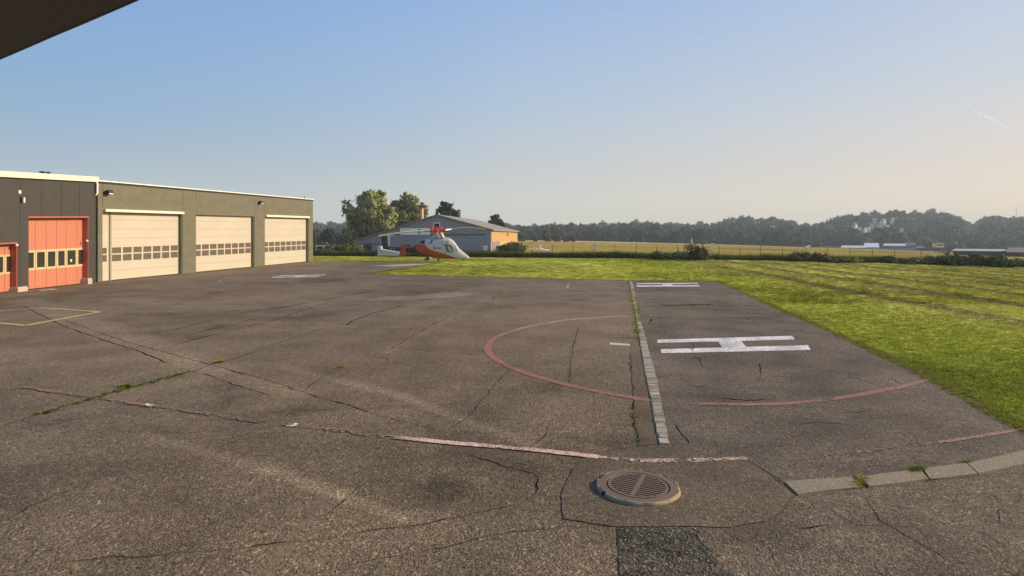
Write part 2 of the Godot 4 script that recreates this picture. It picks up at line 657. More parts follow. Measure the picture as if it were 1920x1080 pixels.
# ================================================================== camera, sky, sun, exposure
func camera_and_light() -> void:
	var cam := Camera3D.new()
	cam.name = "camera"
	cam.projection = Camera3D.PROJECTION_FRUSTUM
	cam.near = 0.1
	cam.far = 20000.0
	cam.size = 2.0 * 0.1 * 540.0 / F
	cam.frustum_offset = Vector2(0, -(540.0 - HZ) / F * 0.1)
	cam.position = Vector3(0, H, 0)
	add_child(cam)
	cam.current = true
	var sun := DirectionalLight3D.new()
	sun.name = "sun"
	var el := deg_to_rad(24.0)
	var az := deg_to_rad(84.0)                            # clockwise from straight ahead: to the right and a little ahead
	var to := Vector3(sin(az) * cos(el), sin(el), -cos(az) * cos(el))
	sun.look_at_from_position(Vector3.ZERO, -to, Vector3.UP)
	sun.light_energy = 1.6
	sun.light_color = Color(1.0, 0.76, 0.47).linear_to_srgb()
	sun.light_angular_distance = 0.6
	sun.shadow_enabled = true
	add_child(sun)
	var w := 512
	var h := 256
	var buf := PackedFloat32Array()
	buf.resize(w * h * 3)
	var keys := [[0.0, Vector3(0.79, 0.765, 0.63)], [2.0, Vector3(0.77, 0.76, 0.66)], [6.0, Vector3(0.63, 0.67, 0.69)], [12.0, Vector3(0.48, 0.61, 0.77)], [21.0, Vector3(0.35, 0.51, 0.81)], [45.0, Vector3(0.20, 0.36, 0.68)], [90.0, Vector3(0.15, 0.29, 0.60)]]
	for j in h:
		var e := 90.0 - (j + 0.5) / h * 180.0
		var c: Vector3 = keys[0][1]
		for i in keys.size() - 1:
			if e >= keys[i][0]:
				c = keys[i][1].lerp(keys[i + 1][1], clampf((e - keys[i][0]) / (keys[i + 1][0] - keys[i][0]), 0, 1))
		if e < 0.0:
			c = Vector3(0.30, 0.27, 0.22)
		for i in w:
			var a := (0.5 - (i + 0.5) / w) * TAU
			var er := deg_to_rad(e)
			var dir := Vector3(sin(a) * cos(er), sin(er), -cos(a) * cos(er))
			var s := sin(a) * cos(er)
			var deep := sstep(0.0, 11.0, e) * (0.9 if s < 0.0 else 0.0)          # bluer away from the sun
			var q := Vector3(c.x * exp((0.46 + 0.42 * deep) * s), c.y * exp((0.22 + 0.24 * deep) * s), c.z * exp((0.03 + 0.09 * deep) * s))
			if e >= 0.0:
				var ang := rad_to_deg(acos(clampf(dir.dot(to), -1, 1)))
				var glow := exp(-ang / 16.0)
				q += Vector3(1.3, 1.0, 0.6) * glow
			else:
				q = c
			var o := (j * w + i) * 3
			buf[o] = q.x
			buf[o + 1] = q.y
			buf[o + 2] = q.z
	var sky := PanoramaSkyMaterial.new()
	sky.panorama = ImageTexture.create_from_image(Image.create_from_data(w, h, false, Image.FORMAT_RGBF, buf.to_byte_array()))
	var env := Environment.new()
	env.background_mode = Environment.BG_SKY
	env.sky = Sky.new()
	env.sky.sky_material = sky
	env.tonemap_mode = Environment.TONE_MAPPER_LINEAR
	env.tonemap_exposure = 1.25
	env.background_energy_multiplier = 0.74
	env.sdfgi_enabled = true
	env.ssao_enabled = true
	env.ssil_enabled = true
	env.fog_enabled = true
	env.fog_density = 0.00042
	env.fog_light_color = Color(0.88, 0.95, 1.0)
	var we := WorldEnvironment.new()
	we.name = "world_environment"
	we.environment = env
	add_child(we)

var M := {}
func setup_materials() -> void:
	asphalt_tex = asphalt_textures()
	leafy = tinted(0.75)
	leafy.metallic_specular = 0.25
	leafy.backlight_enabled = true
	leafy.backlight = Color(0.6, 0.65, 0.25)
	bark = over(mat(Color(0.10, 0.075, 0.05), 0.95), grain(128, 0.05, 0.5, 1.5, 3), 1.0)
	var soft := grain(256, 0.02, 0.86, 1.14, 4)
	var fine := grain(256, 0.08, 0.80, 1.20, 8)
	M.fine = fine
	M.door = over(mat(Color(0.47, 0.437, 0.375), 0.5), grain(256, 0.01, 0.96, 1.04, 14), 5.0)
	M.panel = over(mat(Color(0.122, 0.119, 0.082), 0.6), soft, 4.0)
	M.seam = mat(Color(0.24, 0.225, 0.165), 0.6)
	M.white = over(mat(Color(0.80, 0.79, 0.76), 0.45), soft, 2.0)
	M.yellow = over(mat(Color(0.50, 0.41, 0.23), 0.6), soft, 2.0)
	M.cream = over(mat(Color(0.74, 0.68, 0.56), 0.6), soft, 2.0)
	M.dark_wall = over(mat(Color(0.040, 0.038, 0.036), 0.6), soft, 3.0)
	M.orange = over(mat(Color(0.45, 0.165, 0.105), 0.55), fine, 2.0)
	M.orange_dark = over(mat(Color(0.40, 0.09, 0.05), 0.6), fine, 2.0)
	M.glass = mat(Color(0.035, 0.035, 0.035), 0.08)
	M.brown_glass = mat(Color(0.125, 0.105, 0.08), 0.25)
	M.black = mat(Color(0.018, 0.018, 0.02), 0.5)
	M.grey = mat(Color(0.30, 0.31, 0.33), 0.5)
	M.steel = mat(Color(0.45, 0.45, 0.45), 0.4, 0.8)
	M.stone = over(mat(Color(0.40, 0.37, 0.31), 0.9), fine, 0.4)
	M.concrete = over(mat(Color(0.27, 0.225, 0.15), 0.9), fine, 0.15)
	M.red = over(mat(Color(0.50, 0.025, 0.025), 0.35), soft, 2.0)
	M.crack = mat(Color(0.034, 0.028, 0.021), 1.0)
	M.cladding = over(mat(Color(0.27, 0.275, 0.305), 0.8), fine, 2.0)
	M.timber = over(mat(Color(0.50, 0.33, 0.14), 0.8), fine, 1.5)
	M.roof = over(mat(Color(0.24, 0.22, 0.20), 0.8), fine, 2.0)
	M.paint = tinted(0.7)
	over(M.paint, asphalt_tex[0], 3.1)

# ================================================================== land
func land() -> void:
	for q in [[-700, 479.0], [590, 479.5], [760, 480.5], [960, 482.5], [1200, 484.5], [1440, 488.5], [1700, 494.0], [1910, 500.0], [2150, 507.0]]:
		var p := land_at(q[0], q[1])
		fence_line.append(Vector2(p.x, p.z))
	var st := begin()
	var rs := [0.0]
	var r := 1.5
	while r < 1500.0:
		rs.append(r)
		r *= 1.045 if r > 25.0 else 1.10
	var angs := []
	var a := -180.0
	while a < 180.0:
		angs.append(deg_to_rad(a))
		a += 0.7 if absf(a) < 52.0 else 6.0
	angs.append(PI)
	for i in rs.size() - 1:
		for k in angs.size() - 1:
			var v := []
			for q in [[i, k], [i + 1, k], [i + 1, k + 1], [i, k + 1]]:
				var x: float = rs[q[0]] * sin(angs[q[1]])
				var z: float = -rs[q[0]] * cos(angs[q[1]])
				v.append(Vector3(x, gy(x, z) - 0.03, z))
			for t in [[0, 1, 2], [0, 2, 3]]:
				if i == 0 and t[0] == 0 and t[1] == 2:
					continue
				for s in t:
					var p: Vector3 = v[s]
					st.set_color(land_tone(p.x, p.z))
					var n := Vector3(gy(p.x - 1, p.z) - gy(p.x + 1, p.z), 2.0, gy(p.x, p.z - 1) - gy(p.x, p.z + 1)).normalized()
					st.set_normal(n)
					st.add_vertex(p)
	var m := over(tinted(1.0), grain(512, 0.06, 0.55, 1.45, 21), 7.0)
	m.metallic_specular = 0.1
	structure("ground", st, m, "meadow, cornfield and hills around the apron")

# ================================================================== pavement
func pavement() -> void:
	for b in [[270, 815, 500, 880, 0.14, 0.22], [500, 880, 645, 930, 0.14, 0.24], [645, 930, 770, 975, 0.12, 0.22], [540, 690, 750, 742, 0.20, 0.20], [750, 742, 1000, 835, 0.16, 0.22], [40, 560, 350, 677, 0.7, 0.16], [350, 677, 560, 740, 0.35, 0.16], [725, 660, 950, 542, 0.22, 0.14], [0, 660, 330, 640, 0.5, 0.10], [0, 690, 300, 665, 0.5, 0.10], [230, 560, 420, 580, 0.9, 0.12], [560, 770, 800, 760, 0.12, -0.15], [300, 590, 560, 600, 0.8, -0.10], [600, 595, 900, 530, 1.2, -0.10], [860, 850, 1000, 880, 0.25, -0.10], [700, 600, 1000, 570, 1.0, -0.08]]:
		var p := ground_at(b[0], b[1])
		var q := ground_at(b[2], b[3])
		var a2 := Vector2(p.x, p.z)
		var b2 := Vector2(q.x, q.z)
		light_bands.append([a2, b2, b[4], b[5], (a2 + b2) * 0.5, pow((a2 - b2).length() * 0.5 + b[4], 2.0)])
	var far_edge := from_pixels([[588, 491], [645, 491], [735, 492], [829, 491.6], [800, 496], [750, 504], [692, 513], [750, 516], [830, 518], [950, 520.5], [1080, 523], [1181, 526], [1345, 527.5], [1440, 570], [1600, 640], [1740, 706], [1905, 797]])
	var poly := PackedVector2Array([Vector2(-25, 4), Vector2(-25, -30), Vector2(-23.4, -35.2), Vector2(-20.6, -63.6)])
	poly.append_array(ragged(far_edge, 0.22, 0.22, false))
	poly.append_array(PackedVector2Array([Vector2(7.2, -7.6), Vector2(12, -7.0), Vector2(14, 4)]))
	var bands := [[4.0, -3.6, 0.6], [-3.6, -12.0, 0.085], [-12.0, -30.0, 0.22], [-30.0, -68.0, 0.45]]
	var apron := structure("asphalt_apron", sheet(poly, 0.0, bands, asphalt_tone), asphalt(4.0, 0.92, 1.0), "worn brown grey asphalt apron in front of the hangars")
	# the darker landing strip right of the stone edging
	var pad_poly := from_pixels([[1184, 526.6], [1345, 528], [1440, 571], [1600, 641.5], [1740, 707.5], [1903, 799]])
	pad_poly = ragged(pad_poly, 0.25, 0.10, false)
	pad_poly.append_array(from_pixels([[1925, 846], [1810, 871], [1725, 881], [1590, 898], [1470, 905], [1400, 861], [1253, 836], [1240, 750], [1229, 700], [1211, 640], [1200, 600]]))
	var pad := structure("asphalt_landing_pad", sheet(pad_poly, 0.004, bands, pad_tone), asphalt(3.5, 0.92, 1.2), "dark cracked asphalt landing strip right of the stone edging")
	var low_poly := from_pixels([[1492, 931], [1605, 918], [1740, 902], [1830, 895], [1935, 868], [2500, 800]])
	low_poly.append_array(PackedVector2Array([Vector2(12.5, -3.0), Vector2(12.5, 3.0), Vector2(0.95, 3.0)]))
	low_poly.append_array(from_pixels([[1175, 1110], [1172, 994], [1375, 990], [1440, 980], [1464, 965]]))
	var low := structure("asphalt_forecourt", sheet(low_poly, 0.004, bands, lower_tone), asphalt(3.7, 0.92, 1.2), "cracked asphalt in front of the concrete kerb slabs")
	var strip_poly := from_pixels([[1182, 640], [1199, 640], [1211, 700], [1221, 750], [1237, 833], [1195, 836], [1190, 786], [1188, 750], [1184, 700]])
	structure("asphalt_patch_strip", sheet(strip_poly, 0.004, bands, func(x: float, z: float) -> Color: return asphalt_tone(x, z) * 0.82), asphalt(1.9, 0.9, 0.5), "darker repaired strip left of the stone edging")
	var patch_poly := ragged(from_pixels([[1108, 853], [1195, 838], [1253, 836.5], [1340, 850], [1398, 862], [1462, 904], [1489, 930], [1462, 964], [1436, 979], [1372, 989], [1162, 989], [1060, 975], [1050, 930], [1075, 880]]), 0.1, 0.03)
	structure("asphalt_patch", sheet(patch_poly, 0.008, bands, func(x: float, z: float) -> Color: return asphalt_tone(x, z) * Color(0.86, 0.88, 0.90)), asphalt(3.0, 0.9, 0.6), "smoother grey repair patch round the drain cover")
	var rough_poly := from_pixels([[1158, 991], [1328, 993], [1312, 1010], [1334, 1034], [1346, 1056], [1372, 1081], [1395, 1110], [1162, 1110]])
	rough_poly = ragged(rough_poly, 0.05, 0.03)
	var stm := asphalt(4.6, 0.95, 1.6)
	structure("coarse_asphalt_patch", sheet(rough_poly, 0.0075, [[0.0, -8.0, 0.04]], func(x: float, z: float) -> Color:
		var v := 0.55 + 0.55 * nc.get_noise_2d(x * 150.0, z * 150.0) + 0.35 * na.get_noise_2d(x * 60.0, z * 60.0)
		var rim := sstep(0.62, 1.05, (x - 1.0) + (-z - 5.0) * 0.1 + 0.3 * nb.get_noise_2d(x * 30, z * 30))
		v = clampf(v + rim * 0.12, 0.25, 2.0)
		return Color(0.128 * v, 0.114 * v, 0.088 * v)), stm, "dark coarse asphalt patch with loose stones at the front edge")
	# loose chippings of that patch
	var chips := []
	var chip := begin()
	hexa(chip, [Vector3(-1, 0, 0.7), Vector3(0.8, 0, 0.9), Vector3(1, 0, -0.7), Vector3(-0.7, 0, -0.9), Vector3(-0.6, 0.7, 0.3), Vector3(0.4, 0.8, 0.5), Vector3(0.6, 0.6, -0.4), Vector3(-0.3, 0.75, -0.5)])
	var chipm := mesh_of(chip, tinted(0.95))
	for i in 1500:
		var p := Vector2(rng.randf_range(0.6, 2.0), rng.randf_range(-5.6, -4.3))
		if Geometry2D.is_point_in_polygon(p, rough_poly):
			var s := rng.randf_range(0.003, 0.009)
			var v := rng.randf_range(0.06, 0.36)
			chips.append([Transform3D(Basis(Vector3.UP, rng.randf() * TAU).scaled(Vector3(s, s * 0.8, s)), Vector3(p.x, 0.0075, p.y)), Color(v, v * 0.9, v * 0.72)])
	scatter("loose_gravel", chipm, chips, "loose stone chippings on the coarse asphalt patch")
	# pale worn oval far on the apron and pale strip at the meadow tip
	var ov := ragged(from_pixels([[672, 566], [735, 556], [800, 551], [860, 547], [897, 552], [830, 558], [760, 563]]), 0.4, 0.5)
	structure("pale_asphalt_patch", sheet(ov, 0.004, [[0.0, -60.0, 0.3]], func(x: float, z: float) -> Color: return asphalt_tone(x, z) * Color(1.38, 1.42, 1.38)), asphalt(2.6), "pale worn oval patch in the middle of the apron")
	var ps := ragged(from_pixels([[700, 498.5], [740, 496], [800, 494.2], [822, 494], [800, 496.2], [745, 499.5]]), 0.5, 0.3)
	structure("pale_concrete_strip", sheet(ps, 0.004, [[0.0, -80.0, 0.5]], func(_x: float, _z: float) -> Color: return Color(0.42, 0.36, 0.30)), asphalt(2.6), "pale concrete strip at the far end of the apron")
	# cracks, one part each
	var y := 0.006
	for c in [
		[[[120, 600], [240, 642], [350, 672], [425, 692], [500, 712], [565, 735], [625, 752], [715, 780], [770, 794], [820, 807]], 0.014],
		[[[40, 572], [120, 612], [200, 640], [265, 660], [315, 681]], 0.022],
		[[[2, 800], [65, 780], [125, 760], [175, 747], [235, 727], [300, 712], [365, 695], [410, 680], [450, 670], [540, 637], [590, 620], [625, 609]], 0.018],
		[[[625, 609], [652, 609], [660, 602], [700, 587], [760, 572]], 0.045],
		[[[380, 700], [435, 720], [475, 732], [510, 745]], 0.016],
		[[[725, 660], [800, 615], [860, 585], [925, 560], [950, 542]], 0.012],
		[[[270, 630], [340, 615], [400, 600]], 0.025],
		[[[325, 647], [400, 628], [450, 615], [505, 603], [620, 565]], 0.022],
		[[[340, 632], [420, 612], [490, 595]], 0.022],
		[[[410, 585], [450, 582], [520, 579], [560, 571], [640, 556], [700, 545]], 0.05],
		[[[500, 615], [545, 616], [595, 618]], 0.02],
		[[[870, 850], [910, 862], [950, 875], [1007, 891], [1010, 905], [995, 942]], 0.011],
		[[[995, 942], [950, 950], [890, 962], [800, 980], [740, 990], [625, 1007], [550, 1017], [440, 1030], [350, 1037], [225, 1045], [110, 1055]], 0.007],
		[[[1158, 985], [1050, 990], [950, 1000], [890, 1012], [825, 1027], [735, 1047], [650, 1062], [565, 1077]], 0.006],
		[[[695, 895], [665, 922], [645, 942], [610, 967], [605, 977]], 0.007],
		[[[240, 875], [180, 900], [125, 922], [50, 952], [0, 982]], 0.006],
		[[[1182, 664], [1183, 692], [1186, 717], [1188, 749], [1190, 786], [1195, 835]], 0.010],
		[[[960, 690], [930, 720], [880, 780], [840, 810]], 0.008],
		[[[1085, 612], [1075, 650], [1065, 720]], 0.01],
		[[[780, 655], [830, 662], [910, 665]], 0.012],
		[[[640, 690], [600, 710], [565, 735]], 0.010],
		[[[1000, 838], [1020, 818], [1035, 790]], 0.006],
		[[[560, 930], [640, 915], [700, 890]], 0.004],
		[[[1010, 905], [1090, 915], [1125, 905]], 0.004],
		[[[1040, 852], [1060, 875], [1100, 893]], 0.006],
	]:
		crack(c[0], c[1], y, apron, M.crack, 0.05)
	for c in [
		[[[1398, 862], [1462, 904], [1489, 930]], 0.007], [[[1489, 930], [1464, 964], [1436, 980], [1372, 989]], 0.007], [[[1108, 853], [1195, 838], [1253, 836]], 0.006],
	]:
		crack(c[0], c[1], 0.012, apron, M.crack, 0.02)
	for c in [
		[[[1208, 573], [1260, 574], [1330, 572], [1425, 573]], 0.03], [[[1215, 608], [1222, 598]], 0.04], [[[1290, 680], [1340, 690]], 0.02], [[[1280, 720], [1310, 727], [1325, 722]], 0.025],
		[[[1480, 720], [1500, 712], [1520, 715]], 0.02], [[[1660, 700], [1690, 704]], 0.02], [[[1440, 662], [1500, 670]], 0.015], [[[1260, 790], [1290, 830], [1300, 850]], 0.008], [[[1395, 790], [1460, 800], [1530, 792], [1620, 800]], 0.008],
		[[[1520, 760], [1580, 775], [1640, 770]], 0.01], [[[1340, 745], [1400, 752], [1450, 748]], 0.02], [[[1600, 860], [1680, 840], [1760, 850]], 0.006], [[[1420, 720], [1428, 700], [1424, 680]], 0.01], [[[1300, 640], [1300, 660], [1320, 690]], 0.01],
	]:
		crack(c[0], c[1], 0.008, pad, M.crack, 0.06)
	for c in [
		[[[1620, 925], [1640, 950], [1650, 975], [1700, 1005], [1760, 1040], [1800, 1070]], 0.007], [[[1540, 940], [1560, 960], [1600, 985], [1660, 985]], 0.005], [[[1760, 930], [1800, 950], [1860, 970], [1920, 975]], 0.005], [[[1480, 985], [1500, 992], [1560, 985]], 0.012],
		[[[1400, 1000], [1450, 1030], [1470, 1075]], 0.005], [[[1660, 985], [1740, 990], [1820, 975]], 0.004], [[[1550, 1010], [1580, 1050], [1640, 1070]], 0.004], [[[1860, 920], [1880, 950], [1870, 990]], 0.004],
	]:
		crack(c[0], c[1], 0.008, low, M.crack, 0.05)
	# fine crazing that cannot be told apart one by one
	for job in [[pad, pad_poly, 300, 0.008, 8.0, -34.0, -7.2], [low, low_poly, 110, 0.008, 9.0, -9.0, -4.4], [apron, poly, 70, 0.006, -20.0, -50.0, -5.0]]:
		var st := begin()
		for i in job[2]:
			var z := -exp(rng.randf_range(log(-job[6]), log(-job[5])))
			var p := Vector2(rng.randf_range(0.8 if job[4] > 0 else -20.0, 11.0 if job[4] > 0 else 1.0), z)
			var dir := Vector2.from_angle(rng.randf() * TAU)
			var pts := PackedVector2Array()
			var n := rng.randi_range(4, 11)
			for k in n:
				if not Geometry2D.is_point_in_polygon(p, job[1]):
					break
				pts.append(p)
				dir = dir.rotated(rng.randf_range(-0.7, 0.7))
				p += dir * rng.randf_range(0.05, 0.12) * (1.0 + 0.05 * -z)
			if pts.size() > 3:
				crack_mesh(pts, 0.0016 + 0.0004 * -z, job[3], st)
		var o := part("crazing", st, M.crack, job[0])
		o.set_meta("kind", "stuff")
	# granite setts along the edge of the landing strip
	var edging := thing("stone_edging", "row of pale granite setts edging the dark landing strip", "stone edging", ground_at(1209, 680))
	var left := from_pixels([[1180, 527], [1193, 600], [1200, 640], [1210, 700], [1221, 750], [1237, 833]])
	var right := from_pixels([[1185.5, 527], [1201, 600], [1212, 640], [1229, 700], [1239.5, 750], [1254.5, 833]])
	var bed := begin()
	for i in left.size() - 1:
		quad(bed, Vector3(left[i].x - 0.01, 0.013, left[i].y), Vector3(right[i].x, 0.013, right[i].y), Vector3(right[i + 1].x, 0.013, right[i + 1].y), Vector3(left[i + 1].x - 0.01, 0.013, left[i + 1].y))
	part("mortar_bed", bed, over(mat(Color(0.17, 0.145, 0.105), 1.0), M.fine, 0.3), edging)
	var ms := []
	for v in [0.72, 0.88, 1.0, 1.12, 1.3]:
		ms.append(over(mat(Color(0.26 * v, 0.235 * v, 0.19 * v), 0.95), M.fine, 0.35))
	for i in left.size() - 1:
		var cuts := [0.0]
		var run := (left[i + 1] - left[i]).length()
		while cuts[-1] < 1.0:
			cuts.append(minf(1.0, cuts[-1] + rng.randf_range(0.09, 0.26) / run))
		if cuts[-1] - cuts[-2] < 0.06 / run and cuts.size() > 2:
			cuts.remove_at(cuts.size() - 2)
		for k in cuts.size() - 1:
			var f0: float = cuts[k] + 0.003 / run
			var f1: float = cuts[k + 1] - 0.003 / run
			var j0 := rng.randf_range(-0.016, 0.010)
			var j1 := rng.randf_range(-0.006, 0.006)
			var a := left[i].lerp(left[i + 1], f0) + Vector2(j0, 0)
			var b := right[i].lerp(right[i + 1], f0) + Vector2(j1, 0)
			var c := right[i].lerp(right[i + 1], f1) + Vector2(j1, 0)
			var d := left[i].lerp(left[i + 1], f1) + Vector2(j0, 0)
			var yy := rng.randf_range(0.014, 0.022)
			var lo := []
			var hi := []
			var cen := (a + b + c + d) * 0.25
			for q in [b, c, d, a]:
				var w: Vector2 = q + Vector2(rng.randf_range(-1, 1), rng.randf_range(-1, 1)) * 0.010
				lo.append(Vector3(w.x, -0.02, w.y))
				var e := w.lerp(cen, 0.10)
				hi.append(Vector3(e.x, yy + rng.randf_range(-0.003, 0.003), e.y))
			lo.reverse()
			hi.reverse()
			var st := begin()
			hexa(st, lo + hi)
			part("sett", st, ms[rng.randi() % 5], edging)
	# concrete kerb slabs
	var kerb := thing("kerb_slabs", "flush grey concrete kerb slabs with weeds in their joints", "kerb", ground_at(1700, 890))
	for q in [[[1470, 905], [1598, 897.5], [1615, 916], [1495, 930]], [[1614, 897], [1726, 882.3], [1741, 901], [1629, 915]], [[1730, 881], [1812, 871], [1835, 892], [1745, 901]], [[1814, 870.8], [1925, 846], [1950, 866], [1837, 891.5]]]:
		var g := ragged(from_pixels(q), 0.12, 0.02)
		var st := begin()
		flat_poly(st, g, 0.022)
		for i in g.size():
			var a := g[i]
			var b := g[(i + 1) % g.size()]
			quad(st, Vector3(a.x, 0.0, a.y), Vector3(b.x, 0.0, b.y), Vector3(b.x, 0.022, b.y), Vector3(a.x, 0.022, a.y))
		var m := asphalt(1.1, 0.95, 0.5)
		m.vertex_color_use_as_albedo = false
		var v := rng.randf_range(0.9, 1.1)
		m.albedo_color = Color(0.24 * v, 0.205 * v, 0.15 * v).linear_to_srgb()
		part("slab", st, m, kerb)
	drain_cover()

func drain_cover() -> void:
	var g := ground_at(1196, 917)
	var t := thing("drain_cover", "round cast iron drain grate in a raised concrete ring", "drain cover", Vector3(g.x, 0.0, g.z))
	var tilt := Basis(Vector3(0, 0, 1), deg_to_rad(-0.6)) * Basis(Vector3(1, 0, 0), deg_to_rad(0.5))
	var up := Vector3(0, 0.004, 0)
	var st := begin()
	var prof := [[0.428, -0.01], [0.424, 0.024], [0.414, 0.036], [0.402, 0.0395], [0.400, 0.0]]
	lathe(st, up, prof, 60, tilt, 0.0, PI * 0.78, 0.012)
	lathe(st, up, prof, 20, tilt, PI * 0.88, PI * 1.12, 0.012)
	lathe(st, up, prof, 60, tilt, PI * 1.16, TAU, 0.012)
	part("concrete_ring", st, M.concrete, t, false)
	var iron := over(mat(Color(0.135, 0.092, 0.064), 0.75, 0.0), M.fine, 0.3)
	st = begin()
	lathe(st, up, [[0.398, -0.01], [0.398, 0.037], [0.325, 0.040], [0.318, 0.020]], 48, tilt)
	part("outer_frame", st, iron, t, false)
	st = begin()
	lathe(st, up, [[0.308, 0.01], [0.306, 0.040], [0.277, 0.040], [0.274, 0.0]], 48, tilt)
	part("grate_rim", st, iron, t, false)
	st = begin()
	lathe(st, up, [[0.33, 0.014], [0.001, 0.014]], 32, tilt)
	part("pit_floor", st, M.black, t, false)
	var turn := tilt * Basis(Vector3.UP, deg_to_rad(-24.0))
	st = begin()
	box(st, up + turn * Vector3(0, 0.029, 0), Vector3(0.045, 0.022, 0.55), turn)
	part("centre_rib", st, iron, t, false)
	for i in 11:
		var z := (i - 5.0) * 0.0475
		var half := sqrt(0.275 * 0.275 - z * z)
		for s in [-1.0, 1.0]:
			st = begin()
			var a: float = 0.023
			box(st, up + turn * Vector3(s * (a + half) * 0.5, 0.034, z), Vector3(half - a, 0.010, 0.023), turn)
			part("grate_bar", st, iron, t, false)

# ================================================================== painted marks
func bar(st: SurfaceTool, c: Array, y: float, worn: float, tone: Color) -> void:           # four surveyed corners, painted with wear
	var p := from_pixels(c)
	var n := maxi(4, int((p[1] - p[0]).length() / 0.055))
	var m := maxi(3, int((p[3] - p[0]).length() / 0.055))
	for i in n:
		for j in m:
			var f := func(a: float, b: float) -> Vector3:
				var q := p[0].lerp(p[1], a).lerp(p[3].lerp(p[2], a), b)
				return Vector3(q.x, y, q.y)
			var mid: Vector3 = f.call((i + 0.5) / n, (j + 0.5) / m)
			if 0.5 + 0.5 * nc.get_noise_2d(mid.x * 12, mid.z * 12) + rng.randf_range(-0.12, 0.12) < worn:
				continue
			var v := 1.0 + 0.15 * na.get_noise_2d(mid.x * 30, mid.z * 30)
			var cover := clampf(0.86 + 0.5 * na.get_noise_2d(mid.x * 50, mid.z * 50) + rng.randf_range(-0.15, 0.15), 0.3, 1.0)
			st.set_color(Color(0.12, 0.10, 0.08).lerp(Color(tone.r * v, tone.g * v, tone.b * v), cover))
			quad(st, f.call(float(i) / n, (j + 1.0) / m), f.call((i + 1.0) / n, (j + 1.0) / m), f.call((i + 1.0) / n, float(j) / m), f.call(float(i) / n, float(j) / m))

